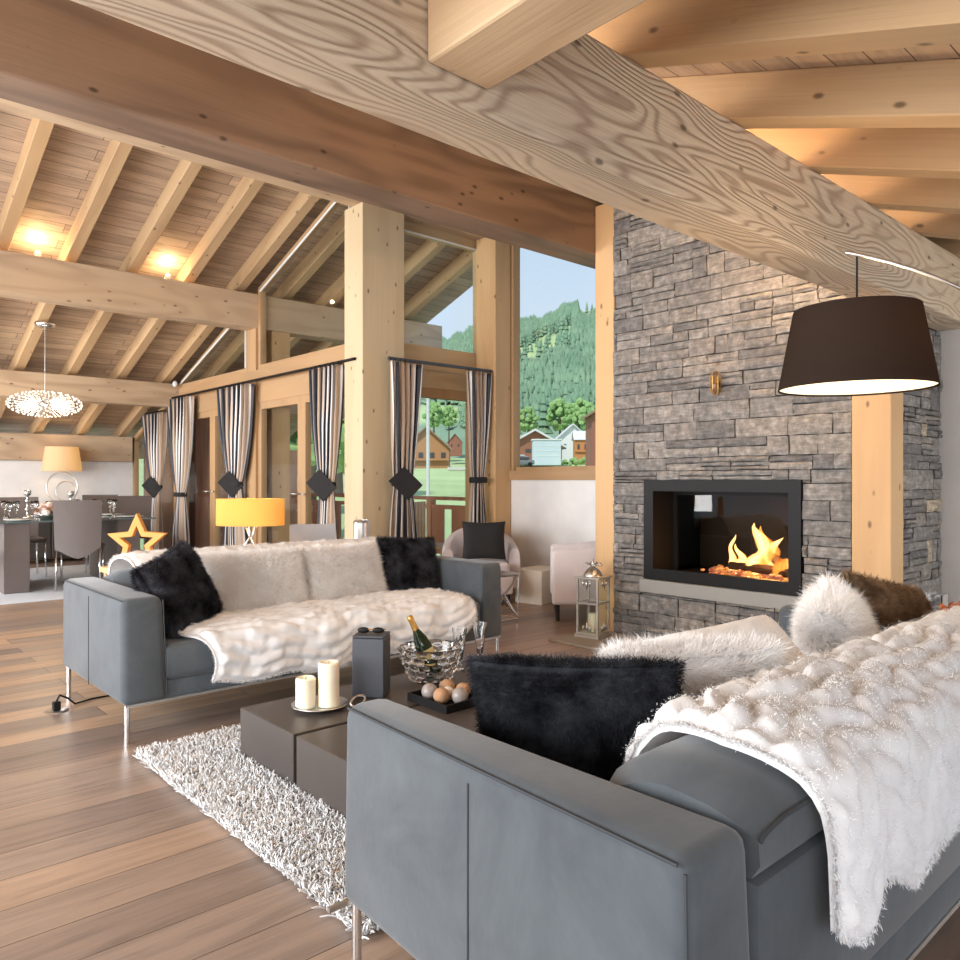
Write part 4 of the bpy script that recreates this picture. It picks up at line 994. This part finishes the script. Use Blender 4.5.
o = obj('pillar_candle', MB().lathe([(0,0),(.035,0),(.035,.13),(.03,.135),(0,.13)], n=24), M['candle'], None, smooth='auto', loc=(4.50, 3.72, .058)); tag(o, 'pale candle inside the silver lantern', 'candle')
# wall bulb lamp
wl = thing('wall_light', 'small brass caged bulb lamp hanging on the stone chimney', 'wall light', (4.70, 2.81, 1.78))
cg = MB()
for k in range(6):
    a = k*PI/3; c, s = math.cos(a), math.sin(a); cg.tube([(.008*c,.008*s,.165),(.035*c,.035*s,.13),(.035*c,.035*s,.04),(.02*c,.02*s,.0)], .0032, 5)
cg.tube([(.035*math.cos(a), .035*math.sin(a), .085) for a in np.linspace(0, 2*PI, 13)], .002, 5, cap=False).tube([(0,0,.165),(0,0,.22),(.045,0,.22)], .003, 6)
obj('cage', cg, M['brass'], wl); obj('bulb', MB().lathe([(0,.0),(.012,.02),(.02,.06),(.02,.1),(.01,.13),(0,.15)], n=16), simple('amber_glass', srgb(120,84,46), .15), wl, smooth=True)

# right: side table, glass, leaves
stt = thing('end_table', 'small dark end table past the far end of the foreground sofa', 'side table', (4.2, 1.24, 0))
obj('top', MB().box(-.25,.25,-.2,.2,.49,.515,.004,1), M['table'], stt)
for sx in (-1, 1):
    for sy in (-1, 1): obj('leg', MB().box(sx*.22-.015, sx*.22+.015, sy*.17-.015, sy*.17+.015, 0, .49), M['black'], stt)
o = obj('glass_holder', MB().box(-.05,.05,-.05,.05,0,.008).box(-.05,-.044,-.05,.05,.008,.115).box(.044,.05,-.05,.05,.008,.115).box(-.044,.044,-.05,-.044,.008,.115).box(-.044,.044,.044,.05,.008,.115), M['crystal'], None, loc=(4.25, 1.32, .517)); tag(o, 'square glass candle holder behind the brown fur cushion', 'candle holder')
lf = thing('dried_leaf_bowl', 'bowl of orange dried leaves by the right edge of the picture', 'bowl', (4.09, 1.17, .517))
obj('bowl', MB().lathe([(0,0),(.05,0),(.1,.03),(.105,.035),(.05,.008),(0,.006)], n=24), M['black'], lf, smooth=True)
lb = MB()
for i in range(60):
    a = random.uniform(0, 2*PI); r_ = random.uniform(0, .085); p = Vector((r_*math.cos(a), r_*math.sin(a), random.uniform(.03, .085))); s = random.uniform(.015, .03)
    Rm = Euler((random.uniform(0,6), random.uniform(0,6), random.uniform(0,6))).to_matrix()
    lb.add([p+Rm@Vector(v_)*s for v_ in ((-1,0,0),(0,-.5,.15),(1,0,0),(0,.5,.15),(0,0,-.15))], [(0,1,4),(1,2,4),(2,3,4),(3,0,4)])
obj('dried_leaves', lb, simple('dry_leaf', srgb(176,98,52), .8), lf, kind='stuff')

# floor socket
fs_ = thing('floor_socket', 'round steel floor socket with a black plug left of the far sofa', 'socket', (1.02, 4.42, 0))
obj('socket_plate', MB().lathe([(0,.004),(.055,.004),(.06,.0)], n=24), M['brush'], fs_, smooth=True)
pg = MB().box(-.018,.018,-.018,.018,.004,.05,.005,2); obj('plug', pg, M['black'], fs_)
obj('cable', MB().tube([(0,0,.05),(.02,.02,.075),(.06,.03,.05),(.1,.05,.008),(.2,.1,.006),(.3,.1,.006)], .005, 8), M['black'], fs_, smooth=True)

# ================================================================== DINING
o = obj('area_rug', MB().box(-1.7,1.4,-1.5,1.7,0,.012,.004,1), M['paleblue'], None, loc=(2.2, 10.0, .001)); tag(o, 'pale blue-grey flat rug under the dining table', 'rug')
dt = thing('dining_table', 'long dining table with glass top on dark slab legs', 'dining table', (2.35, 9.75, .014))
tmid = MB().box(-.85,.8,-.62,.62,.735,.75,.003,1); obj('glass_top', tmid, simple('dark_glass', srgb(96,112,114), .05), dt)
for sx in (-.6, .52): obj('slab_leg', MB().box(sx-.12, sx+.12, -.56, .56, 0, .733, .004, 1), M['leather'], dt)
def dchair(label, loc, rz, mat='leather', w=.47):
    t_ = thing('dining_chair', label, 'chair', loc, rz, )  # faces local +y, back at -y
    V = []; n = 11; m2 = 12
    for k, dy in ((0,-.02),(1,.0)):
        for i in range(n):
            u = i/(n-1)*2-1
            for j in range(m2):
                v = j/(m2-1); zlow = .46-.12*(1-abs(u)**1.4); z = zlow+(.97-zlow)*v
                V.append((u*w/2*(.94+.06*v), -.21-.05*v*v-.03*(1-u*u)*.6+dy+(.0), z))
    F = []
    for k in range(2):
        for i in range(n-1):
            for j in range(m2-1): a = k*n*m2+i*m2+j; F.append((a, a+m2, a+m2+1, a+1))
    rim = [i*m2 for i in range(n)] + [(n-1)*m2+j for j in range(1, m2)] + [i*m2+m2-1 for i in range(n-2, -1, -1)] + [j for j in range(m2-2, 0, -1)]
    F += [(rim[k], rim[(k+1) % len(rim)], rim[(k+1) % len(rim)]+n*m2, rim[k]+n*m2) for k in range(len(rim))]
    obj('backrest', MB().add(V, F), M[mat], t_, smooth='auto')
    obj('seat', MB().box(-w/2+.01,w/2-.01,-.21,.25,.42,.475,.02,3), M[mat], t_, smooth='auto')
    for sx in (-1, 1):
        for yy in (-.2, .22): obj('leg', MB().tube([(sx*(w/2-.03), yy, .43), (sx*(w/2-.02), yy*1.12, 0)], [.012,.009], 8), M['chrome'], t_, smooth=True)
    return t_
# front chair
dc = dchair('taupe leather dining chair with its back to the sofa, nearest of the dining chairs', (2.36, 9.2, .014), R(-20))
dup(dc, (1.2, 9.2, .014), R(5), 'taupe dining chair cut off by the left edge of the picture')
dup(dc, (2.1, 10.75, .014), PI, 'taupe dining chair across the table behind the wine glasses')
dup(dc, (3.3, 11.75, .014), R(170), 'taupe dining chair farthest away near the dining wall')
bn = dchair('wide dark brown leather chair at the far right corner of the dining table', (3.22, 10.72, .014), R(160), 'brownleather', .78)
dup(dc, (1.55, 10.75, .014), PI, 'taupe dining chair across the table at the far left')
# table ware
zt_ = .014+.751
wg = thing('wine_glass', 'stemmed wine glass on the glass dining table', 'glass', (1.75, 9.6, zt_), group='wine glasses on the dining table')
obj('bowl', MB().lathe([(0,0),(.035,0),(.03,.004),(.004,.01),(.004,.09),(.03,.12),(.038,.16),(.032,.2),(.031,.2),(.036,.16),(.028,.122),(0,.1)], n=14), M['crystal'], wg, smooth=True)
for (x, y) in ((1.85,9.75),(1.98,9.55),(1.66,9.8),(2.05,9.8),(2.15,9.65),(2.6,9.6),(2.7,9.72),(2.82,9.62),(2.9,9.85),(2.55,10.1),(2.75,10.1),(1.8,10.1),(2.9,10.0)): dup(wg, (x, y, zt_))
pt = obj('dinner_plate', MB().lathe([(0,0),(.09,0),(.145,.014),(.146,.017),(.09,.006),(0,.005)], n=32), simple('porcelain', srgb(236,234,230), .25), None, smooth=True, loc=(1.8, 9.35, zt_)); tag(pt, 'white dinner plate at the near left of the dining table', 'plate', 'plates on the dining table')
for i, (x, y, lb_) in enumerate(((2.5,9.33,'white dinner plate before the nearest dining chair'),(2.95,9.4,'white dinner plate at the near right corner of the dining table'),(2.95,10.1,'white dinner plate at the far right corner of the dining table'),(2.2,10.15,'white dinner plate on the far side of the dining table'))):
    c = pt.copy(); COL.objects.link(c); c.location = (x, y, zt_); c['label'] = lb_
def cstick(label, loc, sc=1):
    t_ = thing('candlestick', label, 'candlestick', loc)
    obj('stem', MB().lathe([(0,0),(.05,0),(.045,.015),(.015,.03),(.012,.08),(.03,.1),(.012,.12),(.01,.18),(.03,.2),(.012,.215),(.012,.25),(.035,.27),(.035,.32),(0,.32)], n=20), M['plate'], t_, smooth=True); t_.scale = (sc,)*3
cstick('tall silver candlestick, left one on the dining table', (2.0, 9.95, zt_), 1.0)
cstick('silver candlestick behind the nearest dining chair', (2.4, 9.75, zt_), .95)
fc = thing('flower_centrepiece', 'pink and cream flower centrepiece in the middle of the dining table', 'flowers', (2.12, 9.62, zt_))
obj('bowl', MB().lathe([(0,0),(.06,0),(.1,.05),(.1,.06),(.0,.05)], n=20), M['plate'], fc, smooth=True)
cols = [srgb(220,190,180), srgb(190,150,140), srgb(236,226,214), srgb(160,120,96)]
for ci, cc in enumerate(cols):
    fb = MB()
    for i in range(9): a = random.uniform(0, 2*PI); r_ = random.uniform(0, .13); fb.blob((r_*math.cos(a), r_*math.sin(a), random.uniform(.06, .15)), random.uniform(.022, .04), 2, .15)
    obj('blossoms', fb, simple('blossom_%d' % ci, cc, .8), fc)
# sideboard + lamp
sbd = thing('sideboard', 'low sideboard under the ring lamp against the dining wall', 'sideboard', (3.1, 12.6, 0))
obj('cabinet', MB().box(-.9,.85,-.22,.22,.06,.83,.006,1), M['table'], sbd)
for k in range(3): obj('door', MB().box(-.88+k*.58, -.32+k*.58, -.235, -.221, .08, .8, .003,1), M['table'], sbd)
rl = thing('ring_lamp', 'table lamp with cream shade on a double metal ring base', 'table lamp', (2.97, 12.55, .83), R(-42))
def ring(c, r_, n=40): return [(c[0]+r_*math.cos(a), c[1], c[2]+r_*math.sin(a)) for a in np.linspace(0, 2*PI, n)]
obj('ring_base', MB().tube(ring((0,0,.26), .23), .012, 8, cap=False).tube(ring((.06,.0,.2), .15), .01, 8, cap=False).lathe([(0,0),(.1,0),(.1,.02),(0,.02)], n=24), M['brush'], rl, smooth='auto')
M['cshade'] = shade_mat('cream_lamp_fabric', srgb(232,216,188), .55, em=(1,.85,.62,1))
obj('lamp_shade', MB().lathe([(.27,.5),(.22,.86),(.217,.86),(.267,.5),(.27,.5)], n=48), M['cshade'], rl, smooth='auto'); obj('stem', MB().tube([(0,0,.49),(0,0,.6)], .008), M['brush'], rl)
obj('bulb', MB().blob((0,0,.66), .035, 2), emis('warm_bulb_2', (1,.75,.45,1), 18), rl, smooth=True)
# pendant
pd = thing('pendant_light', 'flat round sparkling pendant light over the dining table', 'pendant light', (2.155, 9.85, 2.07))
zc = zf(9.85)-2.07
obj('ceiling_canopy', MB().lathe([(0,0),(.1,0),(.11,-.03),(.08,-.06),(0,-.065)], (0,0,zc-.005), 28), M['chrome'], pd, smooth=True)
obj('cord', MB().tube([(0,0,zc-.06),(0,0,.05)], .003, 6), M['brush'], pd)
spk = MB(); tips = MB(); ng = 260
for i in range(ng):
    ph = math.acos(1-2*(i+.5)/ng); th_ = PI*(1+5**.5)*i; d = Vector((math.sin(ph)*math.cos(th_)*.38, math.sin(ph)*math.sin(th_)*.38, math.cos(ph)*.145))
    spk.tube([d*.25, d*.93], .0018, 4); tips.blob(tuple(d), .010, 1)
obj('rods', spk, M['chrome'], pd); obj('light_beads', tips, emis('pendant_bead', (1,.88,.7,1), 1.3), pd, smooth=True, kind='stuff')
obj('hub', MB().blob((0,0,0), .06, 2, 0, (1,1,.5)), M['chrome'], pd, smooth=True)
# ceiling spots standing on the purlin beam
def spot(label, x, y, z):
    t_ = thing('spotlight', label, 'spotlight', (x, y, z))
    obj('housing', MB().lathe([(0,0),(.03,0),(.035,.05),(.03,.055),(0,.05)], n=16), M['whiteplastic'], t_, smooth='auto'); obj('bulb', MB().blob((0,-.0,.06), .018, 2), emis('spot_glow', (1,.8,.5,1), 30), t_, smooth=True)
spot('glowing uplight on the timber beam near the left edge of the picture', 1.82, 8.62, zf(8.75)+.005); spot('glowing uplight on the timber beam above the far curtains', 3.1, 8.62, zf(8.75)+.005)
o = obj('motion_sensor', MB().blob((0,0,0), .035, 2, 0, (1,.8,1.3)), M['whiteplastic'], None, smooth=True, loc=(4.0, 10.85, 2.55)); tag(o, 'small white sensor at the end of the timber beam above the far curtains', 'sensor')

# ================================================================== TERRACE
rl_ = thing('terrace_railing', 'brown wooden balcony railing seen through the terrace door', 'railing', (7.0, 8.5, -.02))
obj('top_rail', MB().box(-.05,.05,-3.5,4.5,.93,.98), M['redwood'], rl_)
obj('lower_rail', MB().box(-.03,.03,-3.5,4.5,.15,.22), M['redwood'], rl_)
for i in range(9): obj('rail_post', MB().box(-.05,.05,-3.45+i*.95-.05,-3.45+i*.95+.05,0,.93), M['redwood'], rl_)
for i in range(14): obj('board', MB().box(-.02,.02,-3.3+i*.56,-3.3+i*.56+.36,.22,.8), M['redwood'], rl_)
obj('middle_rail', MB().box(-.035,.035,-3.5,4.5,.8,.86), M['redwood'], rl_)
dk = thing('slatted_chair', 'pale slatted wooden chair on the terrace beyond the glass door', 'chair', (5.75, 7.55, -.02), R(30))
for i in range(5): obj('slat', MB().box(-.24+i*.1,-.17+i*.1,-.02,.0,.4,.95), M['frameZ'], dk)
obj('seat', MB().box(-.26,.26,-.45,.0,.4,.43), M['frameZ'], dk)
for sx in (-.24,.22):
    for sy in (-.43,-.02): obj('leg', MB().box(sx,sx+.03,sy,sy+.03,0,.4), M['frameZ'], dk)
pw = obj('terrace_screen', MB().box(-.05, 2.7, -.05, .05, 0, 1.78), wood('screen_wood', 'Z', srgb(196,150,120), srgb(140,98,72), rings=8, contrast=.4), None, loc=(4.35, 13.0, -.02)); tag(pw, 'timber screen wall closing the far end of the terrace', 'screen')

# ================================================================== LANDSCAPE
FW = np.array([.669, .743]); RT = np.array([.743, -.669])
def wpos(px, D): lat = (px-480)/764*D; p = FW*D+RT*lat; return p[0], p[1]
def zpy(py, D): return 1.2+(480-py)*D/764
def hgt(x, y):
    D = x*FW[0]+y*FW[1]; lat = x*RT[0]+y*RT[1]; px = 480+764*lat/np.maximum(D, 1)
    g = np.interp(D, [0, 12, 25, 60, 150, 250, 320], [-3, -2.6, -1.6, -.2, 3.0, 5.5, 12])
    sky = np.interp(px, [100, 300, 420, 440, 515, 560, 600, 760], [380, 362, 352, 346, 332, 318, 304, 246])
    sky = sky + 3*np.sin(px*.13)+1.5*np.sin(px*.41)
    zr = 1.2+(480-sky)*1100/764
    t_ = np.clip((D-300)/(1100-300), 0, 1.25)
    m = 10+(zr-10)*np.where(t_ <= 1, t_**.9, 1-(t_-1)*.5)
    return np.where(D < 300, g, np.maximum(m, g))
nu, nv = 150, 110
pxs = np.linspace(60, 800, nu); Ds = np.concatenate([np.linspace(9, 60, 14), np.linspace(70, 300, 24), np.linspace(310, 1350, nv-38)])
PX, DD = np.meshgrid(pxs, Ds, indexing='ij'); LAT = (PX-480)/764*DD
X = FW[0]*DD+RT[0]*LAT; Y = FW[1]*DD+RT[1]*LAT; Z = hgt(X, Y)
V = np.stack([X, Y, Z], axis=2).reshape(-1, 3)
def meadow(px, py):
    a = (np.abs(py-(359-(px-511)*.42)) < 9+3*np.sin(px*.2)) & (px > 500) & (px < 572)
    b2 = (np.abs(py-(414+(px-430)*.02)) < 9) & (px > 395) & (px < 462)
    return a | b2 | ((px > 578) & (py < 312) & (py > 300))
tt = NT('hill_ground'); ge = tt.n('ShaderNodeVertexColor', layer_name='Col'); nn = tt.noise(tt.objco(rnd=False), .05, 5); b = tt.bsdf(Roughness=1); b.inputs['Specular IOR Level'].default_value = 0
tt.l(tt.mix(.5, ge.outputs[0], tt.ramp(nn, [(.3, (.6,.65,.6,1)), (.7, (1.2,1.2,1.1,1))]), 'MULTIPLY'), b.inputs['Base Color'])
PYv = 480-(Z-1.2)*764/DD
md = meadow(PX, PYv) | (DD < 300)
C = np.where(md[..., None], np.array([.42,.52,.28,1.]), np.array([.22,.31,.23,1.])).reshape(-1, 4)
hl = make_mesh('trim_20', V, grid_faces(nu, nv), np.zeros((0,3), int), tt.m, colors=C); hl['kind'] = 'structure'
# forest
def forest_mat(name, a, b_):
    t = NT(name); n = t.noise(t.objco((1,1,1), rnd=False), .035, 4); n2 = t.noise(t.objco(rnd=False), .4, 3)
    c = t.mix(n2, t.mix(t.ramp(n, [(.4, (0,0,0,1)), (.6, (1,1,1,1))]), a, b_), b_); b = t.bsdf(Roughness=1); b.inputs['Specular IOR Level'].default_value = 0; t.l(c, b.inputs['Base Color']); return t.m
M['conifer'] = forest_mat('hazy_conifer_foliage', srgb(84,118,100), srgb(132,160,132)); M['leafy'] = forest_mat('leafy_foliage', srgb(104,144,88), srgb(156,186,124))  # pale greens carry the mountain haze in the foliage colour
nT = 26000; px = RNG.uniform(270, 640, nT); D = RNG.uniform(345, 1110, nT); lat = (px-480)/764*D
x = FW[0]*D+RT[0]*lat; y = FW[1]*D+RT[1]*lat; z = hgt(x, y); py = 480-(z-1.2)*764/D
ok = ~(meadow(px, py) | meadow(px, py-8) | meadow(px, py-15)); ok |= RNG.random(nT) < .02
x, y, z, D = x[ok], y[ok], z[ok], D[ok]; n = len(x)
hh = RNG.uniform(7, 14, n)*(.8+D/2200); rr = hh*RNG.uniform(.16, .26, n); k6 = 6
ang = np.arange(k6)*2*PI/k6
def cone(zb0, zt0, rs):
    base = np.stack([x[:, None]+rr[:, None]*rs*np.cos(ang), y[:, None]+rr[:, None]*rs*np.sin(ang), (z+hh*zb0)[:, None]+0*ang], axis=2)
    tip = np.stack([x, y, z+hh*zt0], axis=1)[:, None, :]
    return np.concatenate([base, tip], axis=1).reshape(-1, 3)
Vs = []; Fs_ = []; o_ = 0
for (a, b_, rs) in ((.08, .6, 1.0), (.35, .82, .75), (.6, 1.0, .5)):
    Vs.append(cone(a, b_, rs)); b0 = (np.arange(n)*7)[:, None]+o_
    for k in range(k6): Fs_.append(b0+np.array([k, (k+1) % k6, 6]))
    o_ += n*7
fo = make_mesh('conifer_forest', np.concatenate(Vs), np.zeros((0,4), int), np.concatenate(Fs_), M['conifer']); tag(fo, 'dense conifer forest covering the mountain slope', 'forest', kind='stuff')
def tree(label, px, D, pyb, hpx, mat='leafy', round_=True):
    x, y = wpos(px, D); zb0 = float(hgt(np.array([x]), np.array([y]))[0]); z0 = zpy(pyb, D); H = hpx*D/764
    t_ = thing('garden_tree', label, 'tree', (x, y, z0))
    obj('trunk', MB().tube([(0,0,min(zb0-z0, -.2)), (0,0,H*.5)], [H*.04, H*.02], 7), M['bark'], t_)
    cr = MB(); rnd = random.Random(int(px*7))
    if round_:
        for i in range(110):
            a = rnd.uniform(0, 2*PI); zz = rnd.uniform(.22, .95); q_ = (.36*math.sin(PI*min(1, (zz-.1)/.9))**.7)*H*rnd.uniform(.5, 1); cr.blob((q_*math.cos(a), q_*math.sin(a), H*zz), H*rnd.uniform(.045, .1), 1, .3)
    else:
        for k in range(5): cr.lathe([(H*.22*(1-k*.17), H*(.1+.17*k)), (0, H*(.42+.145*k))], n=9)
    obj('foliage', cr, M[mat], t_)
tree('round light green tree behind the white roofed houses', 583, 275, 440, 42)
tree('light green tree left of the roof corner at the window edge', 560, 292, 437, 38)
tree('rounded green tree near the left window post, above the village', 528, 285, 437, 30)
tree('pointed dark fir standing above the village houses', 544, 300, 438, 44, 'conifer', False)
tree('pointed dark fir at the left edge of the mountain view', 514, 300, 438, 40, 'conifer', False)
tree('bushy green tree above the left wooden chalet', 434, 270, 432, 30)
tree('green tree behind the red chalet seen through the terrace door', 449, 290, 430, 24)
tree('leafy green tree seen behind the left glass doors', 289, 45, 500, 130)
tree('leafy green tree seen just left of the curtain by the post', 312, 32, 500, 150)
tree('leafy green tree beyond the terrace at the far left', 235, 62, 500, 130)
tree('leafy green tree beyond the terrace outside the near glass doors', 338, 62, 500, 150)
for i, (px_, lb_) in enumerate(((562,'low green bush before the orange chalet'),(584,'low green bush at the window post below the orange chalet'),(573,'low green bush between the two other bushes'))):
    x, y = wpos(px_, 200); b2 = MB()
    for k in range(10): b2.blob((random.uniform(-.8,.8), random.uniform(-1,1), random.uniform(0,1.4)), random.uniform(.4,.7), 1, .2)
    o = obj('bush', b2, M['leafy'], None, loc=(x, y, zpy(462, 200)-.6)); tag(o, lb_, 'bush')
YAW = math.atan2(RT[1], RT[0])
M['chalet'] = simple('chalet_timber', srgb(176,128,90), .9); M['redchalet'] = simple('red_chalet_timber', srgb(150,100,82), .9); M['orange'] = simple('orange_timber', srgb(196,132,84), .9)
M['roofw'] = simple('pale_roof', srgb(214,214,218), .8); M['roofb'] = simple('brown_roof', srgb(150,120,100), .9); M['housew'] = simple('white_render', srgb(226,226,224), .9); M['hwin'] = simple('dark_panes', srgb(70,70,74), .3)
def house(label, px0, px1, pyb, pye, pyr, D, wall, roof, ridge='side', nw=3, asym=0, lower=None):
    """px0..px1 width, pyb base, pye eave, pyr ridge"""
    s = D/764; W = (px1-px0)*s; x, y = wpos((px0+px1)/2, D); z0 = zpy(pyb, D); he = (pyb-pye)*s; hr = (pyb-pyr)*s; dep = W*.8
    t_ = thing('chalet', label, 'house', (x, y, z0), YAW)
    if ridge == 'front':
        obj('walls', MB().prism([(-W/2,-2),(W/2,-2),(W/2,he),(asym*W,hr),(-W/2,he)], 'y', 0, dep), M[wall], t_)
        rf = MB(); ov = W*.08
        for s_ in (-1, 1):
            ex = s_*(W/2+ov); k = (hr-he)/(W/2-s_*asym*W); ze = he-k*ov
            rf.prism([(asym*W,hr+.05),(ex,ze+.05),(ex,ze+W*.04),(asym*W,hr+W*.045)], 'y', -ov, dep+ov)
        obj('roof', rf, M[roof], t_)
    else:
        obj('walls', MB().box(-W/2,W/2,0,dep,-2,he), M[wall], t_)
        ov = W*.07; obj('roof', MB().prism([(-ov,he),(dep/2,hr),(dep+ov,he),(dep+ov,he+W*.02),(dep/2,hr+W*.03),(-ov,he+W*.02)], 'x', -W/2-ov, W/2+ov), M[roof], t_)
    for k in range(nw):
        xx = -W/2+W*(k+.5)/nw; obj('window', MB().box(xx-W*.05, xx+W*.05, -.12, .02, he*.45, he*.75), M['hwin'], t_)
    if lower: obj('balcony', MB().box(-W/2,W/2,-W*.08,0,he*.3,he*.42), M[lower], t_)
house('brown timber chalet with a sloping roof seen through the terrace door', 404, 449, 466, 448, 428, 200, 'chalet', 'roofb', 'front', 4, 0, 'chalet')
house('small red chalet behind the timber one, seen through the terrace door', 448, 462, 450, 442, 434, 260, 'redchalet', 'roofb', 'front', 2)
house('reddish chalet at the left of the mountain window', 508, 562, 458, 446, 431, 240, 'redchalet', 'roofw', 'front', 4)
house('white roofed house behind the grey panel building', 556, 590, 456, 440, 425, 260, 'housew', 'roofw', 'front', 2)
house('orange timber chalet with white roof at the right of the mountain window', 575, 596, 457, 440, 431, 210, 'orange', 'roofw', 'side', 3, 0, 'orange')
house('dark eaved chalet roof cut by the honey post beside the stone fireplace', 592, 650, 460, 414, 396, 120, 'redchalet', 'roofb', 'front', 2)
x, y = wpos(547, 190); s = 190/764; pb = thing('panel_shed', 'pale blue-grey panelled shed in the village centre', 'shed', (x, y, zpy(461, 190)), YAW)
obj('body', MB().box(-14*s,14*s,0,4,-1,21*s), simple('shed_panel', srgb(196,208,216), .7), pb); obj('roof', MB().box(-15*s,15*s,-.2,4.2,21*s,22*s), M['housew'], pb)
for k in range(3): obj('panel_joint', MB().box(-14*s,14*s,-.05,.0,(5+5*k)*s,(5.4+5*k)*s), M['housew'], pb)
def car(label, px, pyb, D, col):
    x, y = wpos(px, D); t_ = thing('parked_car', label, 'car', (x, y, zpy(pyb, D)), YAW+.3)
    obj('body', MB().box(-2,2,-.8,.8,.35,1.0,.15,2).box(-1.1,1.3,-.7,.7,1.0,1.55,.2,2), simple('car_paint', col, .3), t_, smooth='auto')
    obj('side_glass', MB().box(-.95,1.15,-.715,-.69,1.05,1.42), M['hwin'], t_)
    for xx in (-1.2, 1.25): obj('wheel', MB().tube([(xx,-.82,.35),(xx,.82,.35)], .35, 14), M['black'], t_, smooth='auto')
car('white van parked before the reddish chalet', 517, 464, 130, srgb(236,236,236)); car('grey car parked right beside the white van', 520, 467, 110, srgb(120,124,130))
mp = obj('utility_pole', MB().tube([(0,0,-2),(0,0,9)], .14, 8), simple('pale_pole', srgb(206,206,208), .8), None, loc=(*wpos(428, 60), 0)); tag(mp, 'pale utility pole behind the terrace door glass', 'pole')
x, y = wpos(560, 150); rd = obj('road', MB().box(-22,22,-2,2,-.5,.0), simple('asphalt_pale', srgb(200,198,196), .9), None, loc=(x, y, zpy(470, 150)+.5), rot=(0,0,YAW)); tag(rd, 'pale village road below the houses', 'road')

# ================================================================== LIGHT
w = bpy.data.worlds.new('sky'); S.world = w; w.use_nodes = True; nt = w.node_tree; nt.nodes.clear()
out = nt.nodes.new('ShaderNodeOutputWorld'); bg = nt.nodes.new('ShaderNodeBackground'); tc = nt.nodes.new('ShaderNodeTexCoord'); sp = nt.nodes.new('ShaderNodeSeparateXYZ'); rp = nt.nodes.new('ShaderNodeValToRGB')
nt.links.new(tc.outputs['Generated'], sp.inputs[0]); nt.links.new(sp.outputs[2], rp.inputs[0]); nt.links.new(rp.outputs[0], bg.inputs[0]); nt.links.new(bg.outputs[0], out.inputs[0])
rp.color_ramp.elements[0].position = 0.0; rp.color_ramp.elements[0].color = (.62,.72,.86,1); rp.color_ramp.elements[1].position = .55; rp.color_ramp.elements[1].color = (.38,.55,.85,1)
e = rp.color_ramp.elements.new(.22); e.color = (.62,.74,.90,1)
bg.inputs[1].default_value = .74
def light(name, ty, loc, energy, col=(1,1,1), rot=None, **kw):
    l = bpy.data.lights.new(name, ty); l.energy = energy; l.color = col
    for k, v in kw.items(): setattr(l, k, v)
    o = bpy.data.objects.new(name, l); COL.objects.link(o); o.location = loc
    if rot: o.rotation_euler = rot
    return o
light('sun', 'SUN', (0,0,20), 2.6, (1,.95,.86), (R(38), R(0), R(-75)), angle=R(3))
DAY = (.97,.985,1)
def area_to(name, loc, tgt, energy, sx, sy, col=DAY):
    d = Vector(tgt)-Vector(loc); o = light(name, 'AREA', loc, energy, col, d.to_track_quat('-Z', 'Y').to_euler(), shape='RECTANGLE', size=sx, size_y=sy); return o
area_to('daylight_fill_rear', (-1.2, -1.4, 1.3), (2.0, 4.5, 1.2), 55, 3.0, 1.2)  # added area light standing in for daylight behind the camera
area_to('daylight_fill_left', (-2.9, 3.5, 1.7), (2.5, 4.4, 1.5), 340, 5, 2.4)  # unseen area light added at the open left side in place of daylight
area_to('daylight_fill_dining', (-2.9, 9.8, 1.6), (3, 9.8, 1.5), 300, 4, 2.0)  # added fill for the dining end, replaces daylight from out of view
area_to('daylight_right', (5.5, -.9, 1.3), (3.8, 3, 1.2), 28, 1.6, 1.4, (.92,.97,1))
WARM = (1,.66,.34)
for x, en_ in ((.3, 1), (1.9, 6), (3.1, 20), (4.3, 14)): light('beam_uplight', 'POINT', (x, 2.12, 2.62), en_, WARM, shadow_soft_size=.04)
for x in (-.4, 1.82, 3.1): light('spot_uplight', 'POINT', (x, 8.62+.0, zf(8.75)+.1), 5.5, (1,.72,.4), shadow_soft_size=.02)
light('ridge_fill', 'POINT', (1.0, 5.2, 2.9), 8, (1,.9,.78), shadow_soft_size=.3)  # added point light without a fixture, lifts the ceiling
light('fire_light', 'POINT', (5.05, 2.6, .72), 9, (1,.45,.14), shadow_soft_size=.1)
light('arc_lamp_bulb', 'POINT', (3.07, 1.2, 1.72), 10, (1,.75,.48), shadow_soft_size=.06)
light('table_lamp_bulb', 'POINT', (2.36, 5.0, .97), 3.5, (1,.68,.3), shadow_soft_size=.035)
light('ring_lamp_bulb', 'POINT', (2.97, 12.55, 1.5), 9, (1,.75,.45), shadow_soft_size=.04)
light('pendant_bulb', 'POINT', (2.155, 9.85, 1.78), 12, (1,.84,.62), shadow_soft_size=.2)

# ================================================================== CAMERA
cam = bpy.data.cameras.new('camera'); cam.sensor_width = 36; cam.sensor_fit = 'HORIZONTAL'; cam.lens = 764/960*36; cam.clip_end = 6000; cam.clip_start = .05
co = bpy.data.objects.new('camera', cam); COL.objects.link(co); co.location = (0, 0, 1.2); co.rotation_euler = (PI/2, 0, -R(42))
S.camera = co
vs_ = S.view_settings; vs_.view_transform = 'Standard'; vs_.look = 'None'; vs_.exposure = .6; vs_.gamma = 1; vs_.use_curve_mapping = False
